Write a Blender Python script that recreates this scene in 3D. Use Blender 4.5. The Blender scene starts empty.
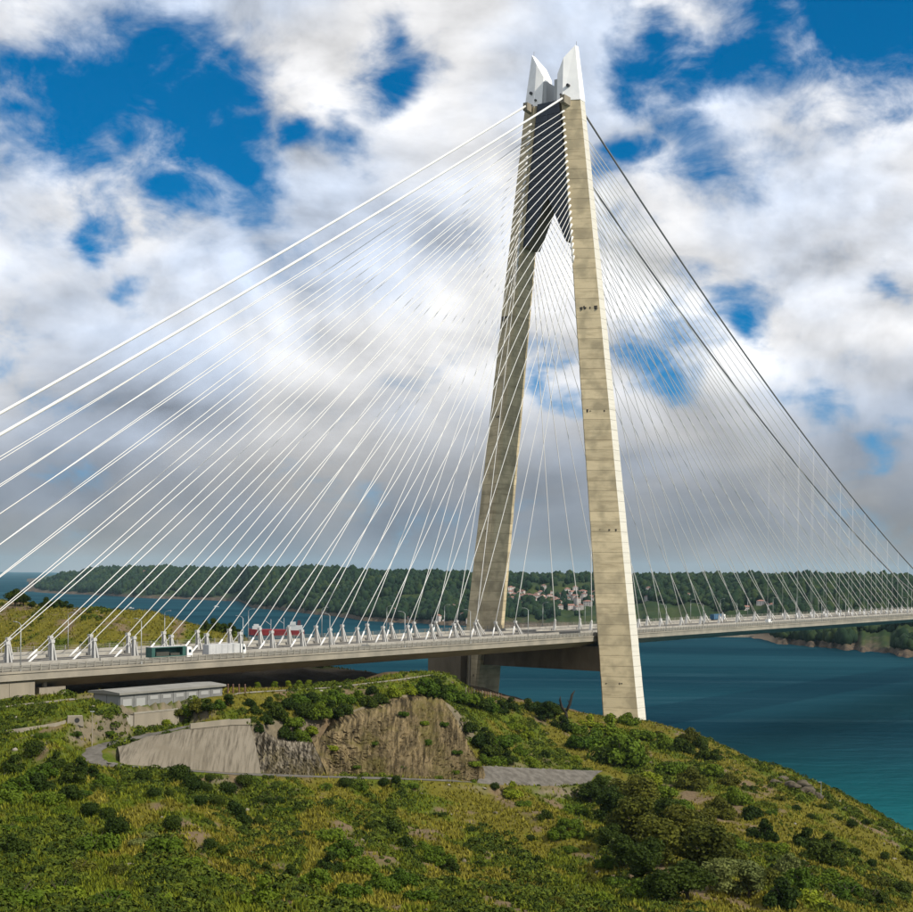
import bpy, math, random
import numpy as np
from mathutils import Vector, Matrix

scene = bpy.context.scene
C = scene.collection
R = math.radians

# ------------------------------------------------------------------ camera
F, CX, CY, ZC = 1400.0, 456.5, 573.0, 87.0        # focal length and principal point for a 913 px wide picture, eye height
ROLL = R(0.6)
cam_data = bpy.data.cameras.new('camera')
cam = bpy.data.objects.new('camera', cam_data)
C.objects.link(cam)
cam_data.sensor_fit = 'HORIZONTAL'
cam_data.sensor_width = 36.0
cam_data.lens = F / 913.0 * 36.0
cam_data.shift_y = (CY - 456.0) / 913.0
cam_data.clip_start = 1.0
cam_data.clip_end = 90000.0
cam.matrix_world = Matrix.Translation((0, 0, ZC)) @ Matrix.Rotation(R(90), 4, 'X') @ Matrix.Rotation(ROLL, 4, 'Z')
scene.camera = cam

# ------------------------------------------------------------------ bridge frame: u along the deck, v across (towards the far side)
TH = R(35.0)
TX, TY = 41.8, 629.1
AX, AY = math.sin(TH), math.cos(TH)
def B(u, v, z):
    return Vector((TX + u * AX - v * AY, TY + u * AY + v * AX, z))
BROT = R(90) - TH
def at(x, y, Z):
    """point seen at photograph position (x, y) at depth Z"""
    a, b = x - CX, y - CY
    dx = a * math.cos(ROLL) + b * math.sin(ROLL)
    dy = -a * math.sin(ROLL) + b * math.cos(ROLL)
    return Vector((dx / F * Z, Z, ZC - dy / F * Z))
def proj(X, Y, z):
    dx, dy = X / Y * F, (ZC - z) / Y * F
    return (CX + dx * math.cos(ROLL) - dy * math.sin(ROLL), CY + dx * math.sin(ROLL) + dy * math.cos(ROLL))

# ------------------------------------------------------------------ sun and sky
SUN_EL = R(41.0)
_off = R(-3.0)
sh = (math.cos(_off) * AY + math.sin(_off) * -AX, math.cos(_off) * -AX + math.sin(_off) * -AY)
sun_dir = Vector((sh[0] * math.cos(SUN_EL), sh[1] * math.cos(SUN_EL), math.sin(SUN_EL)))
sun_data = bpy.data.lights.new('sun', 'SUN')
sun_data.energy = 5.0
sun_data.angle = R(0.6)
sun_data.color = (1.0, 0.94, 0.82)
sun = bpy.data.objects.new('sun', sun_data)
C.objects.link(sun)
sun.rotation_euler = sun_dir.to_track_quat('Z', 'Y').to_euler()
sun.location = (0, 0, 600)

world = bpy.data.worlds.new('World')
scene.world = world
world.use_nodes = True
world.cycles.sampling_method = 'MANUAL'
world.cycles.sample_map_resolution = 512
def build_sky():
    nt = world.node_tree
    N, L = nt.nodes, nt.links
    N.clear()
    def node(t, **k):
        n = N.new(t)
        for a, v in k.items(): setattr(n, a, v)
        return n
    def math_(op, a, b=None, clamp=False):
        n = node('ShaderNodeMath', operation=op, use_clamp=clamp)
        for i, s in enumerate((a, b)):
            if s is None: continue
            if isinstance(s, (int, float)): n.inputs[i].default_value = s
            else: L.new(s, n.inputs[i])
        return n.outputs[0]
    def ramp(v, f0, f1, t0, t1, smooth=True):
        n = node('ShaderNodeMapRange', interpolation_type='SMOOTHSTEP' if smooth else 'LINEAR')
        L.new(v, n.inputs['Value'])
        for k, q in (('From Min', f0), ('From Max', f1), ('To Min', t0), ('To Max', t1)): n.inputs[k].default_value = q
        return n.outputs[0]
    def noise(vec, scale, detail, rough=0.55, dist=0.0):
        n = node('ShaderNodeTexNoise')
        L.new(vec, n.inputs['Vector'])
        n.inputs['Scale'].default_value = scale
        n.inputs['Detail'].default_value = detail
        n.inputs['Roughness'].default_value = rough
        n.inputs['Distortion'].default_value = dist
        return n.outputs[0]
    sky = node('ShaderNodeTexSky', sky_type='NISHITA')
    sky.sun_disc = False
    sky.sun_elevation = SUN_EL
    sky.sun_rotation = math.atan2(sun_dir.x, sun_dir.y)
    sky.altitude = 50
    sky.air_density = 1.0
    sky.dust_density = 0.3
    sky.ozone_density = 2.5
    sv = node('ShaderNodeVectorMath', operation='ADD'); stc = node('ShaderNodeTexCoord'); L.new(stc.outputs['Generated'], sv.inputs[0]); sv.inputs[1].default_value = (0, 0, 0.10)
    svn = node('ShaderNodeVectorMath', operation='NORMALIZE'); L.new(sv.outputs[0], svn.inputs[0]); L.new(svn.outputs[0], sky.inputs['Vector'])
    hs = node('ShaderNodeHueSaturation')
    hs.inputs['Saturation'].default_value = 1.6
    hs.inputs['Value'].default_value = SKY_BLUE
    hs.inputs['Hue'].default_value = 0.497
    L.new(sky.outputs[0], hs.inputs['Color'])
    tc = node('ShaderNodeTexCoord')
    nv = node('ShaderNodeVectorMath', operation='NORMALIZE')
    L.new(tc.outputs['Generated'], nv.inputs[0])
    d = nv.outputs[0]
    sep = node('ShaderNodeSeparateXYZ'); L.new(d, sep.inputs[0])
    el = sep.outputs[2]
    mp = node('ShaderNodeMapping'); L.new(d, mp.inputs[0])
    mp.inputs['Scale'].default_value = (1, 1, 1.55)
    mp.inputs['Location'].default_value = (3.1, 1.7, 0.4)
    p = mp.outputs[0]
    # drifting gaps of blue between the clouds
    wob = node('ShaderNodeTexNoise'); L.new(p, wob.inputs['Vector'])
    wob.inputs['Scale'].default_value = 11.0; wob.inputs['Detail'].default_value = 5.0
    wsub = node('ShaderNodeVectorMath', operation='SUBTRACT'); L.new(wob.outputs['Color'], wsub.inputs[0]); wsub.inputs[1].default_value = (0.5, 0.5, 0.5)
    wsc = node('ShaderNodeVectorMath', operation='SCALE'); L.new(wsub.outputs[0], wsc.inputs[0]); wsc.inputs['Scale'].default_value = 0.14
    wad = node('ShaderNodeVectorMath', operation='ADD'); L.new(d, wad.inputs[0]); L.new(wsc.outputs[0], wad.inputs[1])
    wn = node('ShaderNodeVectorMath', operation='NORMALIZE'); L.new(wad.outputs[0], wn.inputs[0])
    gaps = None
    for gx, gy, gr, gs in GAPS:
        q = at(gx, gy, 1.0); q.z -= ZC; q.normalize()
        dn = node('ShaderNodeVectorMath', operation='DISTANCE'); L.new(wn.outputs[0], dn.inputs[0]); dn.inputs[1].default_value = q
        rr = gr / F
        g = ramp(dn.outputs['Value'], 0.0, rr * 2.1, gs, 0.0)
        gaps = g if gaps is None else math_('MAXIMUM' if gs > 0 else 'ADD', gaps, g)
    def billow(vec):
        n = node('ShaderNodeTexNoise', noise_type='RIDGED_MULTIFRACTAL'); L.new(vec, n.inputs['Vector'])
        n.inputs['Scale'].default_value = 6.0; n.inputs['Detail'].default_value = 4.0; n.inputs['Roughness'].default_value = 0.52
        n.inputs['Offset'].default_value = 0.9; n.inputs['Gain'].default_value = 1.3; n.inputs['Distortion'].default_value = 0.25
        return ramp(n.outputs[0], 0.25, 1.9, 0.80, 0.20, False)
    def field(vec):
        return math_('ADD', math_('MULTIPLY', noise(vec, 7.5, 7, 0.56, 0.3), 0.62), math_('MULTIPLY', billow(vec), 0.38))
    fb = field(p)
    fine = noise(p, 21.0, 6, 0.62, 0.4)
    cov = math_('ADD', fb, math_('MULTIPLY', math_('SUBTRACT', fine, 0.5), 0.55))
    cov = math_('SUBTRACT', cov, math_('MULTIPLY', gaps, 0.395))
    alpha = ramp(cov, 0.14, 0.50, 0.0, 1.0)
    low = ramp(el, 0.01, 0.07, 1.0, 0.0)
    alpha = math_('MAXIMUM', alpha, math_('MULTIPLY', low, 0.97))
    # cloud body brightness: lit tops, greyer bases low over the horizon
    sh1 = noise(p, 5.0, 5, 0.5, 0.2)
    off = node('ShaderNodeVectorMath', operation='ADD'); L.new(p, off.inputs[0]); off.inputs[1].default_value = (0.012, -0.006, 0.035)
    fb2 = field(off.outputs[0])
    relief = math_('MULTIPLY', math_('SUBTRACT', fb, fb2), 2.6)
    body = ramp(el, 0.02, 0.19, CLOUD_LOW, CLOUD_HIGH)
    relief = math_('MULTIPLY', relief, ramp(el, 0.02, 0.20, 0.40, 1.0))
    sh1v = math_('ADD', 1.0, math_('MULTIPLY', ramp(sh1, 0.34, 0.66, -0.17, 0.05), ramp(el, 0.02, 0.20, 0.6, 1.0)))
    lum = math_('MULTIPLY', body, math_('ADD', sh1v, relief))
    tint = node('ShaderNodeMixRGB'); L.new(ramp(sh1, 0.36, 0.62, 0.0, 1.0), tint.inputs[0])
    tint.inputs[1].default_value = (0.80, 0.91, 1.10, 1); tint.inputs[2].default_value = (0.985, 0.985, 1.0, 1)
    cl = node('ShaderNodeVectorMath', operation='SCALE'); L.new(tint.outputs[0], cl.inputs[0]); L.new(math_('MAXIMUM', lum, 0.05), cl.inputs['Scale'])
    mix = node('ShaderNodeMixRGB'); L.new(alpha, mix.inputs[0]); L.new(hs.outputs[0], mix.inputs[1]); L.new(cl.outputs[0], mix.inputs[2])
    bg = node('ShaderNodeBackground'); L.new(mix.outputs[0], bg.inputs[0]); bg.inputs[1].default_value = 0.1
    out = node('ShaderNodeOutputWorld'); L.new(bg.outputs[0], out.inputs[0])
SKY_BLUE = 1.12
CLOUD_LOW, CLOUD_HIGH = 3.2, 8.8
GAPS = [(130, 105, 85, 1), (215, 125, 66, 1), (55, 75, 60, 1), (180, 170, 55, 1), (385, 60, 36, .72), (335, 125, 28, .9), (100, 232, 26, .9), (120, 195, 40, .7),
        (145, 300, 20, .7), (765, 62, 66, 1), (850, 22, 90, 1), (650, 62, 44, .95), (915, 30, 70, 1), (700, 85, 40, .9), (690, 175, 48, 1), (620, 165, 28, .9),
        (735, 340, 34, .9), (670, 352, 46, .85), (790, 400, 34, .8), (872, 432, 28, .8), (560, 385, 30, .9), (900, 300, 22, .7), (20, 110, 36, .8)]
build_sky()

vs = scene.view_settings
vs.view_transform = 'Standard'
vs.look = 'None'
vs.gamma = 1.0
vs.use_curve_mapping = False
vs.exposure = 0.0
scene.cycles.use_denoising = True
scene.cycles.max_bounces = 6
scene.cycles.diffuse_bounces = 3
scene.cycles.glossy_bounces = 3
scene.cycles.transparent_max_bounces = 8
scene.cycles.volume_bounces = 0

# ------------------------------------------------------------------ materials
MAT = {}
def material(name, c1, c2=None, scale=1.0, rough=0.8, detail=4, bump=0.0, bscale=None, spec=0.3, metal=0.0, rnd=0.0, stretch=None, lo=0.35, hi=0.65, c3=None, s3=0.2):
    m = bpy.data.materials.new(name)
    m.use_nodes = True
    nt = m.node_tree; N, L = nt.nodes, nt.links
    p = N['Principled BSDF']
    p.inputs['Roughness'].default_value = rough
    p.inputs['Metallic'].default_value = metal
    p.inputs['Specular IOR Level'].default_value = spec
    p.inputs['Base Color'].default_value = (*c1, 1)
    tc = N.new('ShaderNodeTexCoord')
    vec = tc.outputs['Object']
    if stretch:
        mp = N.new('ShaderNodeMapping'); L.new(vec, mp.inputs[0]); mp.inputs['Scale'].default_value = stretch; vec = mp.outputs[0]
    col = None
    if c2:
        n = N.new('ShaderNodeTexNoise'); L.new(vec, n.inputs['Vector'])
        n.inputs['Scale'].default_value = scale; n.inputs['Detail'].default_value = detail; n.inputs['Roughness'].default_value = 0.6
        mr = N.new('ShaderNodeMapRange'); L.new(n.outputs[0], mr.inputs[0])
        mr.inputs[1].default_value = lo; mr.inputs[2].default_value = hi
        mx = N.new('ShaderNodeMixRGB'); L.new(mr.outputs[0], mx.inputs[0]); mx.inputs[1].default_value = (*c1, 1); mx.inputs[2].default_value = (*c2, 1)
        col = mx.outputs[0]
        if c3:
            n3 = N.new('ShaderNodeTexNoise'); L.new(tc.outputs['Object'], n3.inputs['Vector']); n3.inputs['Scale'].default_value = s3; n3.inputs['Detail'].default_value = 3
            m3 = N.new('ShaderNodeMapRange'); L.new(n3.outputs[0], m3.inputs[0]); m3.inputs[1].default_value = 0.45; m3.inputs[2].default_value = 0.65
            x3 = N.new('ShaderNodeMixRGB'); L.new(m3.outputs[0], x3.inputs[0]); L.new(col, x3.inputs[1]); x3.inputs[2].default_value = (*c3, 1)
            col = x3.outputs[0]
    if rnd:
        oi = N.new('ShaderNodeObjectInfo')
        mr = N.new('ShaderNodeMapRange'); L.new(oi.outputs['Random'], mr.inputs[0]); mr.inputs[3].default_value = 1 - rnd; mr.inputs[4].default_value = 1 + rnd
        hs = N.new('ShaderNodeHueSaturation'); L.new(mr.outputs[0], hs.inputs['Value'])
        if col: L.new(col, hs.inputs['Color'])
        else: hs.inputs['Color'].default_value = (*c1, 1)
        col = hs.outputs[0]
    if col: L.new(col, p.inputs['Base Color'])
    if bump:
        n = N.new('ShaderNodeTexNoise'); L.new(vec, n.inputs['Vector']); n.inputs['Scale'].default_value = bscale or scale; n.inputs['Detail'].default_value = 5
        b = N.new('ShaderNodeBump'); b.inputs['Strength'].default_value = bump; b.inputs['Distance'].default_value = 0.3
        L.new(n.outputs[0], b.inputs['Height']); L.new(b.outputs[0], p.inputs['Normal'])
    MAT[name] = m
    return m

material('concrete_leg', (0.53, 0.44, 0.285), (0.27, 0.215, 0.13), 0.5, 0.85, 8, rnd=0.10, stretch=(0.16, 0.16, 1.0), bump=0.2, bscale=1.2, lo=0.50, hi=0.78, c3=(0.34, 0.285, 0.185), s3=0.14)
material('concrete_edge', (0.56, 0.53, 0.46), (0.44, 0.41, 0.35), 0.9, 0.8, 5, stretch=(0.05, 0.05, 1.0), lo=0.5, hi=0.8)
material('concrete_core', (0.13, 0.105, 0.07))
material('concrete_grey', (0.28, 0.255, 0.21), (0.20, 0.18, 0.145), 0.35, 0.85, 5, stretch=(1, 1, 0.3), rnd=0.04)
material('concrete_pale', (0.27, 0.235, 0.18), (0.20, 0.175, 0.135), 0.25, 0.85, 5, stretch=(1, 1, 0.25))
material('concrete_shade_tint', (0.16, 0.125, 0.085), (0.085, 0.068, 0.046), 0.12, 0.85, 5, stretch=(1, 1, 0.4))  # under-deck shade put into the colour of crossbeam and pier block
material('white_steel', (0.86, 0.86, 0.85), (0.74, 0.745, 0.75), 0.15, 0.45, 4)
material('post_steel', (0.46, 0.455, 0.44), (0.38, 0.375, 0.36), 0.4, 0.5)
material('white_cable', (0.66, 0.65, 0.63), None, rough=0.5)
material('grey_cable', (0.16, 0.16, 0.16), None, rough=0.55)
material('dark_cladding', (0.012, 0.017, 0.032), (0.02, 0.03, 0.05), 0.3, 0.35, 3, spec=0.4)
material('fascia', (0.30, 0.265, 0.21), (0.21, 0.19, 0.155), 0.15, 0.6, 4)
material('screen', (0.28, 0.26, 0.22), None, rough=0.5)
material('asphalt', (0.15, 0.14, 0.125), (0.11, 0.105, 0.095), 0.4, 0.9)
material('barrier', (0.30, 0.285, 0.25), (0.23, 0.215, 0.19), 0.3, 0.85)
material('paint', (0.75, 0.75, 0.72))
material('plate_brown', (0.12, 0.10, 0.075), (0.07, 0.06, 0.05), 1.0, 0.7)
material('dark_metal', (0.05, 0.05, 0.055), rough=0.5)
material('dark_shadow', (0.03, 0.03, 0.03), rough=0.9)
material('galvanised', (0.35, 0.36, 0.36), rough=0.5, metal=0.3)
material('glass_dark', (0.02, 0.03, 0.04), rough=0.1, spec=0.6)

# ------------------------------------------------------------------ mesh helpers
class MB:
    def __init__(s): s.v, s.f, s.m = [], [], []
    def add(s, verts, faces, mi=0):
        o = len(s.v); s.v += [tuple(p) for p in verts]; s.f += [tuple(i + o for i in f) for f in faces]; s.m += [mi] * len(faces)
    def box(s, x0, x1, y0, y1, z0, z1, mi=0):
        s.add([(x0, y0, z0), (x1, y0, z0), (x1, y1, z0), (x0, y1, z0), (x0, y0, z1), (x1, y0, z1), (x1, y1, z1), (x0, y1, z1)],
              [(0, 3, 2, 1), (4, 5, 6, 7), (0, 1, 5, 4), (1, 2, 6, 5), (2, 3, 7, 6), (3, 0, 4, 7)], mi)
    def prism(s, prof, axis, a, b, mi=0):
        """closed profile of 2-D points swept along an axis from a to b"""
        n = len(prof)
        def mk(p, t): return {'x': (t, p[0], p[1]), 'y': (p[0], t, p[1]), 'z': (p[0], p[1], t)}[axis]
        vs_ = [mk(p, a) for p in prof] + [mk(p, b) for p in prof]
        fs = [tuple(range(n))[::-1], tuple(range(n, 2 * n))] + [(i, (i + 1) % n, n + (i + 1) % n, n + i) for i in range(n)]
        s.add(vs_, fs, mi)
    def loft(s, rings, cap=True, mi=0):
        n = len(rings[0]); vs_ = [p for r in rings for p in r]; fs = []
        for k in range(len(rings) - 1):
            for i in range(n):
                j = (i + 1) % n
                fs.append((k * n + i, k * n + j, (k + 1) * n + j, (k + 1) * n + i))
        if cap: fs += [tuple(range(n))[::-1], tuple(range((len(rings) - 1) * n, len(rings) * n))]
        s.add(vs_, fs, mi)
    def tube(s, pts, r, n=6, mi=0, cap=True):
        pts = [Vector(p) for p in pts]; rings = []
        rs = r if isinstance(r, (list, tuple)) else [r] * len(pts)
        for i, p in enumerate(pts):
            t = (pts[min(i + 1, len(pts) - 1)] - pts[max(i - 1, 0)]).normalized()
            a = t.cross(Vector((0, 0, 1)) if abs(t.z) < 0.95 else Vector((0, 1, 0))).normalized(); b = t.cross(a)
            rings.append([p + (a * math.cos(2 * math.pi * k / n) + b * math.sin(2 * math.pi * k / n)) * rs[i] for k in range(n)])
        s.loft(rings, cap, mi)
    def mesh(s, name, mats, smooth=False):
        me = bpy.data.meshes.new(name); me.from_pydata(s.v, [], s.f)
        for m in (mats if isinstance(mats, (list, tuple)) else [mats]): me.materials.append(MAT[m] if isinstance(m, str) else m)
        me.polygons.foreach_set('material_index', s.m)
        if smooth: me.polygons.foreach_set('use_smooth', [True] * len(s.f))
        me.update(); return me
    def build(s, name, mats, parent=None, smooth=False):
        return link(name, s.mesh(name, mats, smooth), parent)
def link(name, me, parent=None):
    o = bpy.data.objects.new(name, me); C.objects.link(o); o.parent = parent
    return o
def tag(o, label=None, cat=None, group=None, kind=None):
    for k, v in (('label', label), ('category', cat), ('group', group), ('kind', kind)):
        if v: o[k] = v
    return o
def empty(name, loc, rz=0.0, **k):
    o = bpy.data.objects.new(name, None); C.objects.link(o); o.location = loc; o.rotation_euler = (0, 0, rz); o.empty_display_size = 1.0
    return tag(o, **k)
def np_mesh(name, V, Fq, mat, smooth=False, cols=None):
    """mesh from arrays: V (n,3), Fq (m,3|4)"""
    V = np.asarray(V, np.float32); Fq = np.asarray(Fq, np.int32)
    me = bpy.data.meshes.new(name)
    me.vertices.add(len(V)); me.vertices.foreach_set('co', V.ravel())
    k = Fq.shape[1]
    me.loops.add(Fq.size); me.loops.foreach_set('vertex_index', Fq.ravel())
    me.polygons.add(len(Fq)); me.polygons.foreach_set('loop_start', np.arange(0, Fq.size, k, dtype=np.int32))
    if smooth: me.polygons.foreach_set('use_smooth', np.ones(len(Fq), bool))
    if cols is not None:
        at_ = me.color_attributes.new('tone', 'FLOAT_COLOR', 'POINT'); at_.data.foreach_set('color', np.asarray(cols, np.float32).ravel())
    me.materials.append(MAT[mat] if isinstance(mat, str) else mat)
    me.update(calc_edges=True); me.validate()
    return me

_rt = np.random.RandomState(7).rand(256, 256).astype(np.float32)
def vnoise(x, y):
    xi = np.floor(x).astype(int); yi = np.floor(y).astype(int); fx = x - xi; fy = y - yi
    fx = fx * fx * (3 - 2 * fx); fy = fy * fy * (3 - 2 * fy)
    g = lambda a, b: _rt[a & 255, b & 255]
    return (g(xi, yi) * (1 - fx) + g(xi + 1, yi) * fx) * (1 - fy) + (g(xi, yi + 1) * (1 - fx) + g(xi + 1, yi + 1) * fx) * fy
def fbm(x, y, oct=4, gain=0.5):
    s = 0; a = 1; t = 0
    for k in range(oct):
        s = s + a * vnoise(x * 2 ** k + 17.3 * k, y * 2 ** k + 5.1 * k); t += a; a *= gain
    return s / t
def sstep(a, b, x):
    t = np.clip((x - a) / (b - a), 0, 1); return t * t * (3 - 2 * t)
def poly_dist(X, Y, pts):
    """plan distance to a polyline and the interpolated third coordinate there"""
    best = np.full(np.shape(X), 1e9, np.float32); zz = np.zeros(np.shape(X), np.float32)
    for (x0, y0, z0), (x1, y1, z1) in zip(pts[:-1], pts[1:]):
        dx, dy = x1 - x0, y1 - y0
        t = np.clip(((X - x0) * dx + (Y - y0) * dy) / (dx * dx + dy * dy + 1e-9), 0, 1)
        dd = np.hypot(X - x0 - t * dx, Y - y0 - t * dy); k = dd < best
        best = np.where(k, dd, best); zz = np.where(k, z0 + t * (z1 - z0), zz)
    return best, zz

# ------------------------------------------------------------------ near terrain (one height sheet from surveyed points)
def P3(x, y, Z):
    p = at(x, y, Z); return (p.x, p.y, p.z)
ROAD = [P3(*q) for q in ((640, 781, 440), (600, 781, 428), (560, 782, 414), (520, 783, 401), (478, 782, 388), (400, 779, 369), (320, 777, 353), (230, 774, 338), (150, 768, 325), (108, 766, 318))]
HAIR = [P3(*q) for q in ((108, 766, 318), (96, 761.5, 320), (92, 755, 325), (95, 749, 331), (106, 744.5, 336), (128, 740, 341), (150, 735, 345), (185, 727, 352), (240, 721, 362))]
CREST = [P3(*q) for q in ((-60, 712, 338), (0, 707.5, 345), (60, 701, 352), (95, 697, 362), (150, 696, 372), (222, 695, 384), (260, 692, 396), (330, 688, 424), (400, 680, 462), (440, 674, 490))]
RET_BOT = [P3(*q) for q in ((118, 764, 323), (150, 767, 329), (190, 770.5, 336), (230, 773.5, 341.5), (262, 775.5, 347))]
RET_TOP = [P3(*q) for q in ((118, 748, 332), (150, 737, 340), (190, 729, 347), (230, 725, 354), (250, 724.5, 358))]
ROCK_BOT = [P3(*q) for q in ((250, 775, 346), (290, 776.5, 352.5), (330, 777.5, 360), (370, 778.5, 367), (400, 779, 373), (440, 780.5, 382), (479, 781.5, 391.5))]
ROCK_TOP = [P3(*q) for q in ((250, 726, 358), (282, 741, 362), (312, 742, 372), (335, 727, 384), (372, 712, 396), (405, 700, 408), (440, 697, 419), (458, 722, 412), (472, 752, 403), (484, 768, 398))]
ctrl = []
for q in ((620, 722, 600), (650, 721, 602), (700, 737, 560), (740, 760, 505), (790, 773, 470), (830, 816, 420), (870, 856, 380), (912, 900, 340), (940, 935, 300),
          (560, 712, 560), (520, 704, 530), (500, 700, 520), (470, 690, 520), (560, 742, 480), (520, 745, 450), (600, 752, 480), (640, 745, 540), (690, 765, 470), (530, 724, 490), (580, 765, 440),
          (650, 790, 430), (700, 820, 380), (800, 862, 320), (912, 922, 270), (740, 800, 420), (800, 828, 390), (860, 896, 320),
          (-60, 920, 160), (0, 912, 172), (228, 914, 192), (456, 914, 218), (684, 914, 248), (0, 850, 215), (0, 800, 265), (0, 770, 300), (60, 790, 285), (100, 800, 280), (200, 822, 280),
          (300, 850, 268), (120, 860, 230), (456, 850, 292), (456, 812, 348), (600, 852, 322), (300, 802, 322), (600, 812, 388), (400, 890, 245), (380, 820, 318), (540, 890, 268), (540, 820, 350), (680, 870, 300),
          (0, 738, 318), (60, 727, 332), (100, 720, 338), (0, 720, 335), (225, 708, 368), (270, 706, 385), (300, 715, 388), (310, 730, 380), (340, 705, 408), (380, 690, 432), (270, 722, 374), (440, 686, 470), (480, 705, 480), (490, 735, 435),
          (505, 752, 422), (480, 745, 415), (180, 714, 352), (60, 750, 312)):
    ctrl.append(P3(*q))
ctrl += ROAD + HAIR + CREST
ctrl += [(p[0], p[1], p[2]) for p in ROCK_TOP[::2]] + RET_TOP[::2]
for x, y, z in ((0, 0, 84.8), (-60, 0, 86), (60, 0, 82), (0, 40, 73), (-60, 45, 74), (60, 40, 68), (0, 90, 57), (-80, 95, 60), (70, 90, 51), (-180, 0, 86), (-330, 0, 84), (0, -90, 92), (-300, -90, 95), (150, -60, 70), (150, 50, 38),
                (150, 130, 14), (140, 200, 12), (-110, 130, 53), (-200, 120, 62), (-330, 130, 70), (-300, 230, 62), (-200, 220, 55), (-400, 300, 66), (-260, 320, 58), (-180, 330, 53.5),
                # under and behind the deck
                (-170, 372, 56), (-120, 392, 51.5), (-70, 430, 50), (-30, 480, 50), (-100, 430, 51), (-150, 400, 54), (-10, 540, 44), (-130, 450, 54), (-185, 440, 58), (-60, 500, 48), (-235, 420, 62),
                # grassy headland beyond the deck
                (-190, 545, 72.5), (-120, 545, 70.5), (-140, 545, 71), (-85, 560, 60), (-110, 560, 66), (-105, 530, 66), (-250, 540, 73), (-330, 530, 74), (-420, 500, 76), (-160, 500, 64), (-110, 490, 57), (-220, 500, 68), (-75, 530, 53), (-160, 620, 58), (-230, 640, 60), (-350, 640, 60),
                # tower feet
                (70, 612, 24), (60, 590, 27), (85, 600, 24), (13, 648, 30), (0, 640, 32), (30, 640, 28), (-20, 630, 34), (25, 600, 33), (40, 570, 33),
                # sea bed beyond the coast
                (110, 655, -8), (145, 600, -8), (160, 540, -8), (170, 480, -8), (172, 420, -8), (170, 360, -8), (175, 300, -8), (185, 240, -8), (205, 150, -8), (240, 60, -8), (250, -60, -8), (300, 300, -14), (300, 600, -14), (300, 0, -14),
                (70, 680, -8), (20, 700, -8), (-35, 690, -8), (-60, 650, 2), (-90, 680, -8), (-130, 720, -8), (-210, 735, -8), (-330, 745, -8), (-420, 745, -8), (-420, 790, -14), (0, 790, -14), (150, 790, -14), (300, 790, -14)):
    ctrl.append((x, y, z))
ctrl = np.array(ctrl, np.float64)
def tps_fit(P, z, lam):
    n = len(P); r2 = ((P[:, None] - P[None]) ** 2).sum(-1)
    K = 0.5 * r2 * np.log(r2 + 1e-9) + lam * np.eye(n)
    A = np.zeros((n + 3, n + 3)); A[:n, :n] = K; A[:n, n] = 1; A[:n, n + 1:] = P; A[n:, :n] = A[:n, n:].T
    return np.linalg.solve(A, np.concatenate([z, np.zeros(3)]))
_Pn = ctrl[:, :2] / 100.0
_w = tps_fit(_Pn, ctrl[:, 2], 0.004)
def tps_eval(X, Y):
    q = np.stack([X.ravel(), Y.ravel()], 1) / 100.0; out = np.empty(len(q))
    for i in range(0, len(q), 20000):
        c = q[i:i + 20000]; r2 = ((c[:, None] - _Pn[None]) ** 2).sum(-1)
        out[i:i + 20000] = (0.5 * r2 * np.log(r2 + 1e-9)) @ _w[:len(_Pn)] + _w[len(_Pn)] + c @ _w[len(_Pn) + 1:]
    return out.reshape(X.shape)
GX0, GX1, GY0, GY1, GS = -420.0, 300.0, -90.0, 790.0, 1.6
gx = np.arange(GX0, GX1 + 0.1, GS); gy = np.arange(GY0, GY1 + 0.1, GS)
GXX, GYY = np.meshgrid(gx, gy)
HT = tps_eval(GXX, GYY)
# relief
ACR, ALO = GXX * 0.98 + GYY * 0.24, -GXX * 0.24 + GYY * 0.97
flow = fbm(ACR / 17 + 0.5 * fbm(GXX / 30, GYY / 30, 2), ALO / 75 + 40, 4) - 0.5
land = sstep(-2, 14, HT)
HT = HT + land * (flow * 8.5 * (1 - 0.65 * sstep(300, 400, GYY)) + (fbm(GXX / 7, GYY / 7, 3) - 0.5) * 1.6)
HT = HT + (1 - sstep(2, 16, HT)) * (fbm(GXX / 9, GYY / 9, 3) - 0.45) * 5 * sstep(-9, 0, HT)
MID = [tuple((np.array(a) + np.array(b)) / 2) for a, b in zip(RET_BOT + ROCK_BOT[1:], RET_TOP[:4] + [RET_TOP[4]] + [ROCK_TOP[i] for i in (1, 2, 4, 5, 6, 9)])]
dm, _ = poly_dist(GXX, GYY, MID)
HT = HT - 3.2 * (1 - sstep(3.0, 8.0, dm))
YB = [P3(*q) for q in ((481, 765, 401), (520, 767, 410), (560, 769, 420), (604, 771, 432))]
YF = [P3(*q) for q in ((476, 786, 387), (520, 788, 398), (560, 788.5, 408), (590, 784, 418))]
def strip(A, Bq, drop, slack, soft, only_min):
    global HT
    dA, zA = poly_dist(GXX, GYY, A); dB, zB = poly_dist(GXX, GYY, Bq)
    w = min(math.hypot(a[0] - b[0], a[1] - b[1]) for a, b in zip(A, Bq)); wm = max(math.hypot(a[0] - b[0], a[1] - b[1]) for a, b in zip(A, Bq))
    t = dA / (dA + dB + 1e-6); zz = zA * (1 - t) + zB * t - drop
    k = 1 - sstep(wm * slack, wm * slack + soft, dA + dB)
    HT = HT * (1 - k) + (np.minimum(HT, zz) if only_min else zz) * k
strip(ROCK_BOT[2:], ROCK_TOP[2:9], 4.0, 1.0, 3.0, True)
BOTL = RET_BOT + ROCK_BOT[1:]
YARD = [tuple((np.array(a) + np.array(b)) / 2) for a, b in zip(YB, YF)]
for pl, wid in ((BOTL, 3.0), (ROAD, 3.4), (HAIR, 3.0), (CREST, 2.8)):
    dd, zz = poly_dist(GXX, GYY, pl)
    k = 1 - sstep(wid, wid + 3.5, dd); HT = HT * (1 - k) + zz * k
strip(YB, YF, 0.0, 1.05, 5.0, False)
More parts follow.
